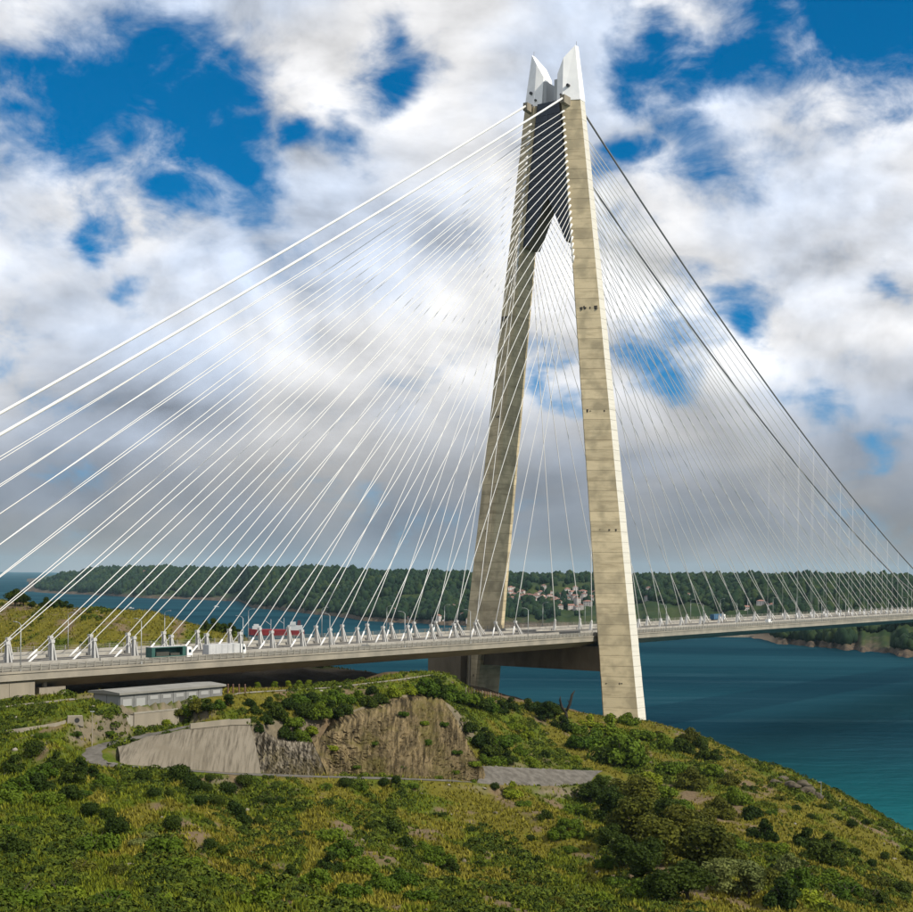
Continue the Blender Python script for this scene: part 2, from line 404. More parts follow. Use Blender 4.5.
# level pads: utility building, bridge abutment
BC = at(120, 710, 356)                       # nearest corner of the utility building
def pad(cu, cv, hu, hv, z, soft=3):
    global HT
    U = (GXX - cu[0]) * AX + (GYY - cu[1]) * AY; V = -(GXX - cu[0]) * AY + (GYY - cu[1]) * AX
    k = (1 - sstep(0, soft, np.abs(U - cv[0]) - hu)) * (1 - sstep(0, soft, np.abs(V - cv[1]) - hv))
    HT = HT * (1 - k) + z * k
pad((BC.x, BC.y), (18, 6), 20, 5.5, BC.z - 0.5, 3.5)
pad((BC.x, BC.y), (7.5, -8.6), 10.5, 4.2, BC.z - 4.8, 2.0)
# keep the ground clear below the deck
Ud = (GXX - TX) * AX + (GYY - TY) * AY; Vd = -(GXX - TX) * AY + (GYY - TY) * AX
clear = (1 - sstep(34, 50, np.abs(Vd))) * sstep(-312, -296, Ud)
HT = np.where(clear > 0, np.minimum(HT, 51.5 * clear + (1 - clear) * 99), HT)
emb = (1 - sstep(25, 34, np.abs(Vd))) * (1 - sstep(-312, -302, Ud))
HT = HT * (1 - emb) + np.clip(HT, 53, 57) * emb
HT = np.maximum(HT, -15).astype(np.float32)
def H(X, Y):
    X = np.asarray(X, float); Y = np.asarray(Y, float)
    a = np.clip((X - GX0) / GS, 0, len(gx) - 1.001); b = np.clip((Y - GY0) / GS, 0, len(gy) - 1.001)
    i = a.astype(int); j = b.astype(int); fa = a - i; fb = b - j
    return (HT[j, i] * (1 - fa) + HT[j, i + 1] * fa) * (1 - fb) + (HT[j + 1, i] * (1 - fa) + HT[j + 1, i + 1] * fa) * fb
def hit(x, y, z0=110.0, z1=780.0):
    Z = np.arange(z0, z1, 0.5); p0 = at(x, y, 1.0)
    X = p0.x * Z; zr = ZC + (p0.z - ZC) * Z
    k = np.nonzero(H(X, Z) >= zr)[0]
    if not len(k): return None
    i = k[0]; return Vector((float(X[i]), float(Z[i]), float(H(X[i], Z[i]))))

def terrain_material():
    m = bpy.data.materials.new('hillside'); m.use_nodes = True
    nt = m.node_tree; N, L = nt.nodes, nt.links; p = N['Principled BSDF']
    p.inputs['Roughness'].default_value = 0.95; p.inputs['Specular IOR Level'].default_value = 0.1
    tc = N.new('ShaderNodeTexCoord'); vec = tc.outputs['Object']
    def noise(scale, detail=5, rough=0.6):
        n = N.new('ShaderNodeTexNoise'); L.new(vec, n.inputs['Vector']); n.inputs['Scale'].default_value = scale
        n.inputs['Detail'].default_value = detail; n.inputs['Roughness'].default_value = rough; return n.outputs[0]
    def rng(v, a, b):
        n = N.new('ShaderNodeMapRange'); L.new(v, n.inputs[0]); n.inputs[1].default_value = a; n.inputs[2].default_value = b; return n.outputs[0]
    def mix(f, a, b):
        n = N.new('ShaderNodeMixRGB'); L.new(f, n.inputs[0])
        for i, s in ((1, a), (2, b)):
            if isinstance(s, tuple): n.inputs[i].default_value = (*s, 1)
            else: L.new(s, n.inputs[i])
        return n.outputs[0]
    att = N.new('ShaderNodeVertexColor'); att.layer_name = 'tone'
    sp = N.new('ShaderNodeSeparateColor'); L.new(att.outputs[0], sp.inputs[0])
    grass = mix(rng(noise(0.6), 0.35, 0.65), DRY, DRY2)
    green = mix(rng(noise(0.9), 0.35, 0.65), GREEN, GREEN2)
    c = mix(sp.outputs[1], grass, green)
    c = mix(rng(noise(0.22, 8, 0.7), 0.60, 0.68), c, DIRT)
    rock = mix(rng(noise(0.35, 7, 0.7), 0.35, 0.7), (0.20, 0.16, 0.11), (0.10, 0.085, 0.065))
    c = mix(sp.outputs[0], c, rock)
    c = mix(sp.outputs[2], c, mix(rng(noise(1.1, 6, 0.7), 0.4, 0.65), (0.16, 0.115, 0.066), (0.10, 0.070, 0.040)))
    L.new(c, p.inputs['Base Color'])
    b = N.new('ShaderNodeBump'); b.inputs['Strength'].default_value = 0.7; b.inputs['Distance'].default_value = 0.5
    L.new(noise(1.4, 6, 0.7), b.inputs['Height']); L.new(b.outputs[0], p.inputs['Normal'])
    MAT['hillside'] = m
DRY, DRY2 = (0.122, 0.104, 0.012), (0.084, 0.078, 0.009)
GREEN, GREEN2 = (0.044, 0.064, 0.004), (0.076, 0.100, 0.008)
DIRT = (0.115, 0.078, 0.042)
terrain_material()
def green_mask(X, Y):
    a_, l_ = X * 0.98 + Y * 0.24, -X * 0.24 + Y * 0.97
    g = 0.62 * fbm(a_ / 16 + 3 + 0.8 * fbm(X / 25, Y / 25, 2), l_ / 85, 4) + 0.38 * fbm(X / 6 + 50, Y / 9, 3)
    near = (1 - sstep(190, 260, Y)) * (0.4 + 1.2 * (1 - sstep(-50, 40, X)))
    return sstep(0.46, 0.56, g + 0.07 * near - 0.10 * sstep(480, 540, Y) + 0.03)
def dirt_mask(X, Y):
    a_, l_ = X * 0.98 + Y * 0.24, -X * 0.24 + Y * 0.97
    return sstep(0.59, 0.65, 0.6 * fbm(a_ / 8 + 70, l_ / 38 + 11, 4) + 0.4 * fbm(X / 4 + 9, Y / 6 + 2, 3))
GMASK = green_mask(GXX, GYY)
sl = np.hypot(*np.gradient(HT, GS))
rockm = np.maximum(sstep(0.75, 1.15, sl) * 0.9, (1 - sstep(1.5, 5.5, HT + 2 * fbm(GXX / 6, GYY / 6, 2))))
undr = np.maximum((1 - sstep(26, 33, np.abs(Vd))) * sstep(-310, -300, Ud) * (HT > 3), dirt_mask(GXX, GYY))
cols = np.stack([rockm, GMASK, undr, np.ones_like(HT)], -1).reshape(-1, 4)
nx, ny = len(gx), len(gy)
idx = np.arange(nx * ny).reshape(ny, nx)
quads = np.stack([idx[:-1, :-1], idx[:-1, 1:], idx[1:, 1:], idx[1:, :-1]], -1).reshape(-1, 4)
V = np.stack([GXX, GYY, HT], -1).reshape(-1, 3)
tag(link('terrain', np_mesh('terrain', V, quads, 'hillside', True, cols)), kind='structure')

# ------------------------------------------------------------------ sea
def sea_material():
    m = bpy.data.materials.new('seawater'); m.use_nodes = True
    nt = m.node_tree; N, L = nt.nodes, nt.links; p = N['Principled BSDF']
    tc = N.new('ShaderNodeTexCoord')
    def noise(scale, st, detail=4):
        mp = N.new('ShaderNodeMapping'); L.new(tc.outputs['Object'], mp.inputs[0]); mp.inputs['Scale'].default_value = st; mp.inputs['Rotation'].default_value = (0, 0, R(12))
        n = N.new('ShaderNodeTexNoise'); L.new(mp.outputs[0], n.inputs['Vector']); n.inputs['Scale'].default_value = scale; n.inputs['Detail'].default_value = detail; n.inputs['Roughness'].default_value = 0.6
        return n.outputs[0]
    mr = N.new('ShaderNodeMapRange'); L.new(noise(0.004, (0.22, 1.0, 1), 8), mr.inputs[0]); mr.inputs[1].default_value = 0.35; mr.inputs[2].default_value = 0.66
    mx = N.new('ShaderNodeMixRGB'); L.new(mr.outputs[0], mx.inputs[0]); mx.inputs[1].default_value = (*SEA1, 1); mx.inputs[2].default_value = (*SEA2, 1)
    # long pale streaks of wake and current
    ms = N.new('ShaderNodeMapRange'); L.new(noise(0.02, (0.12, 1.0, 1), 10), ms.inputs[0]); ms.inputs[1].default_value = 0.56; ms.inputs[2].default_value = 0.80
    mf = N.new('ShaderNodeMath'); mf.operation = 'MULTIPLY'; L.new(ms.outputs[0], mf.inputs[0]); mf.inputs[1].default_value = 0.45
    m2 = N.new('ShaderNodeMixRGB'); L.new(mf.outputs[0], m2.inputs[0]); L.new(mx.outputs[0], m2.inputs[1]); m2.inputs[2].default_value = (0.08, 0.17, 0.20, 1)
    N.remove(p)
    dist = N.new('ShaderNodeVectorMath'); dist.operation = 'DISTANCE'; L.new(tc.outputs['Object'], dist.inputs[0]); dist.inputs[1].default_value = (150, 330, 0)
    shl = N.new('ShaderNodeMapRange'); shl.interpolation_type = 'SMOOTHSTEP'; L.new(dist.outputs['Value'], shl.inputs[0]); shl.inputs[1].default_value = 60; shl.inputs[2].default_value = 420; shl.inputs[3].default_value = 0.8; shl.inputs[4].default_value = 0.0
    m3 = N.new('ShaderNodeMixRGB'); L.new(shl.outputs[0], m3.inputs[0]); L.new(m2.outputs[0], m3.inputs[1]); m3.inputs[2].default_value = (0.004, 0.15, 0.14, 1); m2 = m3
    add = N.new('ShaderNodeMath'); add.operation = 'ADD'
    L.new(noise(0.10, (0.5, 1, 1), 5), add.inputs[0]); L.new(noise(0.02, (0.4, 1, 1), 3), add.inputs[1])
    b = N.new('ShaderNodeBump'); b.inputs['Strength'].default_value = 1.0; b.inputs['Distance'].default_value = 4.0
    L.new(add.outputs[0], b.inputs['Height'])
    df = N.new('ShaderNodeBsdfDiffuse'); L.new(m2.outputs[0], df.inputs[0]); L.new(b.outputs[0], df.inputs['Normal'])
    gl = N.new('ShaderNodeBsdfGlossy'); gl.inputs['Roughness'].default_value = 0.3; gl.inputs['Color'].default_value = SEA_GLOSS; L.new(b.outputs[0], gl.inputs['Normal'])
    gm_ = N.new('ShaderNodeMapRange'); L.new(noise(0.0028, (0.18, 1.0, 1), 9), gm_.inputs[0]); gm_.inputs[1].default_value = 0.38; gm_.inputs[2].default_value = 0.64
    gmx = N.new('ShaderNodeMixRGB'); L.new(gm_.outputs[0], gmx.inputs[0]); gmx.inputs[1].default_value = (0.022, 0.105, 0.15, 1); gmx.inputs[2].default_value = (0.06, 0.215, 0.262, 1); L.new(gmx.outputs[0], gl.inputs['Color'])
    mxs = N.new('ShaderNodeMixShader'); mxs.inputs[0].default_value = SEA_SPEC; L.new(df.outputs[0], mxs.inputs[1]); L.new(gl.outputs[0], mxs.inputs[2])
    L.new(mxs.outputs[0], N['Material Output'].inputs[0])
    MAT['seawater'] = m
SEA1, SEA2, SEA_SPEC, SEA_GLOSS = (0.002, 0.012, 0.018), (0.003, 0.026, 0.032), 0.5, (0.045, 0.185, 0.235, 1)
sea_material()
mb = MB(); mb.add([(-24000, -1500, 0), (24000, -1500, 0), (24000, 32000, 0), (-24000, 32000, 0)], [(0, 1, 2, 3)])
tag(mb.build('sea', 'seawater'), kind='structure')

# ------------------------------------------------------------------ far shores
FX = np.array([20, 34, 45, 60, 100, 150, 200, 240, 252, 300, 370, 450, 500, 550, 600, 640, 700, 760, 778, 800, 850, 912, 1000, 1100, 1300, 1600], float)
FZ = np.array([5400, 5200, 5050, 4900, 4700, 4250, 4120, 3950, 3300, 2930, 2480, 2340, 2250, 2200, 2150, 2110, 2080, 1985, 1830, 1780, 1670, 1538, 1450, 1400, 1350, 1300], float)
FR = np.array([590, 588, 583, 577.5, 572.5, 573.5, 574, 574.5, 574.5, 574.5, 576, 578, 579, 577.5, 580, 577.5, 578, 578.5, 578.5, 579, 579, 579, 579, 578, 576, 576], float)
fx = np.arange(20, 1600, 2.2)
fzs = np.interp(fx, FX, FZ) + (fbm(fx / 9, fx * 0 + 3.3, 4) - 0.5) * 130
fyr = np.interp(fx, FX, FR) + (fbm(fx / 26, fx * 0 + 9.1, 4) - 0.5) * 8
ft = np.concatenate([np.linspace(-0.03, 0.12, 14), np.linspace(0.135, 1.25, 70), [1.6, 2.2, 3.0, 4.0, 5.5, 7.0]])
DEPTH = 950.0
FXX, FTT = np.meshgrid(fx, ft)
yh = CY + (FXX - CX) * math.tan(ROLL)
FD = fzs[None] + FTT * DEPTH
ridge = ZC - (fyr[None] - yh) / F * (fzs[None] + 0.9 * DEPTH) - 7.0
ridge = np.maximum(ridge, 76.0 * sstep(60, 110, FXX))
ridge = np.where(FXX < 40, (FXX - 24) * 0.8 - 3, ridge)
prof = np.interp(FTT, [-0.03, 0.0, 0.02, 0.06, 0.3, 0.6, 0.9, 1.25, 7.0], [-0.06, 0.0, 0.07, 0.13, 0.46, 0.80, 1.0, 0.99, 1.0])
beach = sstep(684, 700, FXX) * (1 - sstep(770, 780, FXX))
prof = prof * (1 - 0.75 * beach * (1 - sstep(0.05, 0.16, FTT)))
FWX = (FXX - CX) / F * FD
FH = ridge * prof + (fbm(FWX / 210, FD / 160, 4) - 0.5) * 46 * np.sin(np.clip(FTT, 0, 1) * math.pi) + (fbm(FWX / 14, FD / 14, 3) - 0.5) * 6 * sstep(-0.01, 0.03, FTT)
def far_material():
    m = bpy.data.materials.new('far_slope'); m.use_nodes = True
    nt = m.node_tree; N, L = nt.nodes, nt.links; p = N['Principled BSDF']
    p.inputs['Roughness'].default_value = 0.95; p.inputs['Specular IOR Level'].default_value = 0.1
    tc = N.new('ShaderNodeTexCoord')
    def rng(s, a, b, d=5):
        n = N.new('ShaderNodeTexNoise'); L.new(tc.outputs['Object'], n.inputs['Vector']); n.inputs['Scale'].default_value = s; n.inputs['Detail'].default_value = d; n.inputs['Roughness'].default_value = 0.65
        q = N.new('ShaderNodeMapRange'); L.new(n.outputs[0], q.inputs[0]); q.inputs[1].default_value = a; q.inputs[2].default_value = b; return q.outputs[0]
    def mix(f, a, b):
        n = N.new('ShaderNodeMixRGB'); L.new(f, n.inputs[0])
        for i, s in ((1, a), (2, b)):
            if isinstance(s, tuple): n.inputs[i].default_value = (*s, 1)
            else: L.new(s, n.inputs[i])
        return n.outputs[0]
    att = N.new('ShaderNodeVertexColor'); att.layer_name = 'tone'
    sp = N.new('ShaderNodeSeparateColor'); L.new(att.outputs[0], sp.inputs[0])
    c = mix(rng(0.012, 0.42, 0.62), (0.016, 0.032, 0.009), (0.040, 0.052, 0.013))
    rock = mix(rng(0.10, 0.35, 0.65, 7), (0.030, 0.026, 0.021), (0.11, 0.080, 0.054))
    c = mix(sp.outputs[0], c, rock)
    c = mix(sp.outputs[1], c, (0.27, 0.20, 0.13))
    L.new(c, p.inputs['Base Color']); MAT['far_slope'] = m
far_material()
fcol = np.stack([1 - sstep(6, 13, FH + 12 * fbm(FWX / 30, FD / 30, 2) - 6), beach * (1 - sstep(0.05, 0.11, FTT)), FTT * 0, FTT * 0 + 1], -1).reshape(-1, 4)
fi = np.arange(FXX.size).reshape(FXX.shape)
fq = np.stack([fi[:-1, :-1], fi[:-1, 1:], fi[1:, 1:], fi[1:, :-1]], -1).reshape(-1, 4)
fv = np.stack([FWX, FD, FH], -1).reshape(-1, 3)
tag(link('far_hills', np_mesh('far_hills', fv, fq, 'far_slope', True, fcol)), kind='structure')
def far_at(x, t):
    i = np.interp(x, fx, np.arange(len(fx))); j = np.interp(t, ft, np.arange(len(ft)))
    i0 = np.minimum(i.astype(int), len(fx) - 2); j0 = np.minimum(j.astype(int), len(ft) - 2); a = i - i0; b = j - j0
    def s(A): return (A[j0, i0] * (1 - a) + A[j0, i0 + 1] * a) * (1 - b) + (A[j0 + 1, i0] * (1 - a) + A[j0 + 1, i0 + 1] * a) * b
    return s(FWX), s(FD), s(FH)
# woodland on the far shores: thousands of rounded crowns
_t = (1 + 5 ** 0.5) / 2
ICO_V = np.array([(-1, _t, 0), (1, _t, 0), (-1, -_t, 0), (1, -_t, 0), (0, -1, _t), (0, 1, _t), (0, -1, -_t), (0, 1, -_t), (_t, 0, -1), (_t, 0, 1), (-_t, 0, -1), (-_t, 0, 1)], float) / math.hypot(1, _t)
ICO_F = np.array([(0, 11, 5), (0, 5, 1), (0, 1, 7), (0, 7, 10), (0, 10, 11), (1, 5, 9), (5, 11, 4), (11, 10, 2), (10, 7, 6), (7, 1, 8), (3, 9, 4), (3, 4, 2), (3, 2, 6), (3, 6, 8), (3, 8, 9), (4, 9, 5), (2, 4, 11), (6, 2, 10), (8, 6, 7), (9, 8, 1)])
rs = np.random.RandomState(11)
def far_wood():
    n = 56000
    x = rs.uniform(36, 1010, n); t = rs.uniform(0.03, 1.02, n) ** 1.15
    X, Y, Z = far_at(x, t); 
    g = fbm(X / 130 + 9, Y / 110, 3)
    vill = (x > 488) & (x < 606) & (t > 0.30) & (t < 0.70) 
    keep = (Z > 6.5) & (g + 0.25 * sstep(0.25, 0.6, t) + 0.03 * (x > 770) > 0.41) & (~vill | (rs.rand(n) < 0.10)) & ((x > 60) | (rs.rand(n) < 0.5))
    field = (x > 640) & (x < 780) & (t > 0.18) & (t < 0.27) & (rs.rand(n) < 0.4)
    keep &= ~field
    X, Y, Z = X[keep], Y[keep], Z[keep]; m = len(X)
    r = (2.4 + 5.2 * rs.rand(m) ** 1.8) * np.where(Y > 3500, 1.5, 1.0); hgt = r * rs.uniform(0.8, 1.9, m)
    V = ICO_V[None] * np.stack([r, r, hgt], -1)[:, None] * (1 + 0.5 * (rs.rand(m, 12, 1) - 0.5)) + np.stack([X, Y, Z + hgt * 0.6], -1)[:, None]
    Fm = ICO_F[None] + (np.arange(m) * 12)[:, None, None]
    tone = np.repeat(np.clip(0.5 * rs.uniform(0, 1, m) + 0.9 * (fbm(X / 70, Y / 60, 3) - 0.25), 0, 1), 12); cols = np.stack([tone, tone, tone, tone * 0 + 1], -1)
    return np_mesh('forest', V.reshape(-1, 3), Fm.reshape(-1, 3), 'far_leaves', True, cols)
def toned(name, stops, rough=0.9, noise_scale=None, spec=0.15, trans=0.0):
    """material whose colour varies from piece to piece"""
    m = bpy.data.materials.new(name); m.use_nodes = True
    nt = m.node_tree; N, L = nt.nodes, nt.links; p = N['Principled BSDF']; p.inputs['Roughness'].default_value = rough; p.inputs['Specular IOR Level'].default_value = spec
    att = N.new('ShaderNodeVertexColor'); att.layer_name = 'tone'
    cr = N.new('ShaderNodeValToRGB'); L.new(att.outputs[0], cr.inputs[0])
    els = cr.color_ramp.elements
    while len(els) < len(stops): els.new(0.5)
    for i, c in enumerate(stops): els[i].position = i / (len(stops) - 1); els[i].color = (*c, 1)
    L.new(cr.outputs[0], p.inputs['Base Color']); MAT[name] = m; return m
toned('far_leaves', [(0.005, 0.017, 0.008), (0.010, 0.025, 0.009), (0.030, 0.045, 0.011)])
tag(link('forest', far_wood()), 'dark green woodland covering the hills across the strait', 'forest', kind='stuff')

# ------------------------------------------------------------------ the bridge (local axes u, v, z)
Z0 = 60.5                                     # road level
bridge = empty('cable_stayed_bridge', (TX, TY, 0), BROT, label='long white-cabled suspension bridge with a tall concrete A-shaped tower', cat='bridge')
ZT = 297.0
def leg_ring(z, s, grow=0.0):
    k = ZT - z
    vo = 14.5 + 0.1205 * k + grow; vi = 7.2 + 0.099 * k - grow; c = 2.0 + 0.0055 * k + grow; d = c + (vo - vi) * 0.50
    pts = [(-c, vo), (-d, vi), (-(d - 1.0), vi - 0.9), (d - 1.0, vi - 0.9), (d, vi), (c, vo)]
    pts = [(u, s * v, z) for u, v in pts]
    return pts if s > 0 else pts[::-1]
def leg_u(z): return leg_ring(z, 1)[1][0]
rnd = random.Random(3)
for s in (-1, 1):
    z_low = 12.0
    core = MB(); core.loft([leg_ring(z_low, s, -0.14), leg_ring(ZT - 0.1, s, -0.14)])
    leg = core.build('tower_leg', 'concrete_core', bridge)
    n = 64; hstep = (ZT - z_low) / n
    for k in range(n):
        a, b = z_low + k * hstep + 0.05, z_low + (k + 1) * hstep - 0.05
        m_ = MB(); g = rnd.uniform(-0.03, 0.03)
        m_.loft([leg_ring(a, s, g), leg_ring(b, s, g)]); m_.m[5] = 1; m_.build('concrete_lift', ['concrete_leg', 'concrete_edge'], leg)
    # bolted access plates and tie openings on the river-face of the leg
    for zz in (203, 158, 106, 40):
        k = ZT - zz; vo = 14.5 + .1205 * k; vi = 7.2 + .099 * k; c = 2 + .0055 * k; d = c + (vo - vi) * .50
        for j in range(3 if zz != 203 else 6):
            f = 0.12 + 0.76 * rnd.random(); w = 0.2 + rnd.random() * (0.35 if zz != 203 else 0.9)
            u = -(d + (c - d) * f) - 0.02; v = s * (vi + (vo - vi) * f)
            m_ = MB(); m_.box(u - 0.10, u + 0.4, v - w, v + w, zz + rnd.uniform(-.6, .6), zz + rnd.uniform(0.3, 0.9) + 0.7 * (zz == 203)); m_.build('access_plate', 'plate_brown', leg)
    # white steel head
    prof = lambda z: None
    k = 0; vo, vi = 14.5, 4.0; c, d = 2.2, 2.2 + 6.7 * 0.5
    head = MB()
    bot = [(-c, vo + .15), (-d, 7.4), (-d + 1.0, vi), (d - 1.0, vi), (d, 7.4), (c, vo + .15)]
    top = [(-1.4, 11.3, 322), (-4.4, 7.0, 316.2), (-3.6, 3.6, 310.0), (3.6, 3.6, 310.0), (4.4, 7.0, 316.2), (1.4, 11.3, 322)]
    rb = [(u, s * v, ZT) for u, v in bot]; rt = [(u, s * v, z) for u, v, z in top]
    if s < 0: rb, rt = rb[::-1], rt[::-1]
    head.loft([rb, rt]); hd = head.build('tower_head', 'white_steel', leg)
    m_ = MB(); m_.box(-3.8, 3.8, s * 3.0 - 0.9, s * 3.0 + 0.9, ZT, 307.6); m_.build('inner_rib', 'galvanised', leg)
    for (u, v, z, r_) in ((-4.2, 9.6, 303.5, 0.7), (-5.0, 6.6, 299.6, 0.5)):
        m_ = MB(); m_.tube([(u - 0.9, s * v, z), (u + 1, s * v, z)], r_, 8); m_.build('inspection_port', 'dark_metal', leg)
    m_ = MB(); m_.tube([(0, s * 11.1, 321), (0, s * 11.1, 324)], 0.12, 5); m_.build('beacon_mast', 'galvanised', leg)
# dark cladded link between the legs, with the pointed notch of the A below
pan = MB()
zb, za = 234.0, 256.0
vb = 7.2 + .099 * (ZT - zb) - 1.0
profl = [(-5.6, ZT + 0.6), (5.6, ZT + 0.6), (7.2 + .099 * (ZT - 262) - 1.0, 262), (vb, zb), (vb - 2.4, zb), (0, za), (-(vb - 2.4), zb), (-vb, zb), (-(7.2 + .099 * (ZT - 262) - 1.0), 262)]
pan.prism(profl, 'x', -5.2, 5.2)
link_panel = pan.build('tower_link', 'concrete_core', bridge)
def link_half(z):      # half width of the link at a height, and of the notch
    return 5.6 + (7.2 + .099 * (ZT - 262) - 1.0 - 5.6) * min(1, (ZT - z) / 35.0) if z > 262 else 7.2 + .099 * (ZT - z) - 1.0
nrow = 22
for k in range(nrow):
    z1_ = ZT + 0.5 - k * (ZT - zb) / nrow; z0_ = z1_ - (ZT - zb) / nrow + 0.18
    for sg in (-1, 1):
        m_ = MB()
        def inner(z): return 0.06 if z >= za else (vb - 2.4) * (za - z) / (za - zb)
        a0, a1, b0, b1 = inner(z0_), inner(z1_), link_half(z0_), link_half(z1_)
        if b0 - a0 < 0.3: continue
        q = [(sg * a0, z0_), (sg * b0, z0_), (sg * b1, z1_), (sg * a1, z1_)]
        m_.prism(q if sg > 0 else q[::-1], 'x', -5.5, -5.2); m_.build('cladding_panel', 'dark_cladding', link_panel)
# lower crossbeam under the deck
m_ = MB(); m_.prism([(-33, 45), (33, 45), (33, 55.6), (-33, 55.6)], 'x', -6.0, 6.0); m_.build('lower_crossbeam', 'concrete_shade_tint', bridge)
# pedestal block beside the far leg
m_ = MB(); m_.box(-11, 9, 40.5, 59, 24, 56); m_.build('pier_block', 'concrete_shade_tint', bridge)
m_ = MB(); m_.tube([(-10.6, 36.0, 26), (-10.2, 35.6, 57)], 0.5, 8); m_.build('drain_pipe', 'concrete_pale', bridge)

# deck
HW = 28.2
DU0, DU1 = -470.0, 1380.0
g = MB()
g.prism([(-HW, Z0), (-HW, Z0 - 2.4), (-19.5, Z0 - 5.4), (19.5, Z0 - 5.4), (HW, Z0 - 2.4), (HW, Z0)], 'x', DU0, DU1)
deck = g.build('deck_girder', 'fascia', bridge)
m_ = MB()
for v0, v1 in ((-HW + 1.2, -11.6), (11.6, HW - 1.2)): m_.box(DU0, DU1, v0, v1, Z0 + 0.004, Z0 + 0.10)
m_.build('carriageway', 'asphalt', deck)
m_ = MB(); m_.box(DU0, DU1, -8.2, 8.2, Z0 + 0.004, Z0 + 0.35); m_.build('track_bed', 'concrete_grey', deck)
for v in (-3.6, -2.1, 2.1, 3.6):
    m_ = MB(); m_.box(DU0, DU1, v - 0.05, v + 0.05, Z0 + 0.354, Z0 + 0.52); m_.build('rail', 'dark_metal', deck)
for v in (-HW + 0.9, -11.2, 11.2, HW - 0.9):
    m_ = MB(); m_.prism([(v - 0.3, Z0 + 0.004), (v + 0.3, Z0 + 0.004), (v + 0.12, Z0 + 1.0), (v - 0.12, Z0 + 1.0)], 'x', DU0, DU1); m_.build('crash_barrier', 'barrier', deck)
for v in (-16.0, -20.0, -24.0, 16, 20, 24):
    m_ = MB(); u = -400.0
    while u < 600: m_.box(u, u + 5, v - 0.1, v + 0.1, Z0 + 0.103, Z0 + 0.108); u += 12
    m_.build('lane_marking', 'paint', deck)
for sgn in (-1, 1):
    v = sgn * (HW - 0.15)
    m_ = MB()
    for zz in ((0.35, 0.70, 1.05, 1.38) if sgn < 0 else (0.50, 0.95, 1.40, 1.85, 2.30)): m_.box(DU0, DU1, v - 0.05, v + 0.05, Z0 + zz, Z0 + zz + (0.16 if sgn < 0 else 0.07))
    scr = m_.build('wind_screen', 'screen', deck)
    m_ = MB(); u = DU0
    while u < DU1: m_.box(u, u + 0.22, v - 0.18 * (1 if sgn > 0 else 1), v + 0.12, Z0, Z0 + (1.6 if sgn < 0 else 2.5)); u += 3.0 if sgn < 0 else 6.0
    o = m_.build('screen_posts', 'screen', scr); o['kind'] = 'stuff'
    m_ = MB(); m_.box(DU0, DU1, sgn * HW - 0.25 * (sgn < 0) - 0.0, sgn * HW + 0.25 * (sgn > 0), Z0 - 0.55, Z0 - 0.1); m_.build('edge_rail', 'fascia', deck)
# abutment
m_ = MB(); m_.box(-470, -303, -27.2, 27.2, 40, Z0 - 2.55); ab = m_.build('abutment', 'concrete_pale', bridge)
for i in range(12):
    m_ = MB(); u1 = -303.2 - i * 8.0; m_.box(u1 - 7.9, u1, -27.45, -27.2, 46, Z0 - 2.9); m_.build('wall_panel', 'concrete_pale', ab)
m_ = MB(); m_.box(-300.6, -292, -26, -20, 48, 55.6); m_.build('bearing_block', 'concrete_pale', bridge)
m_ = MB(); m_.tube([(-297.5, -24, 55), (-297.5, -24, 58.2)], 0.7, 8); m_.build('bearing_post', 'concrete_pale', bridge)

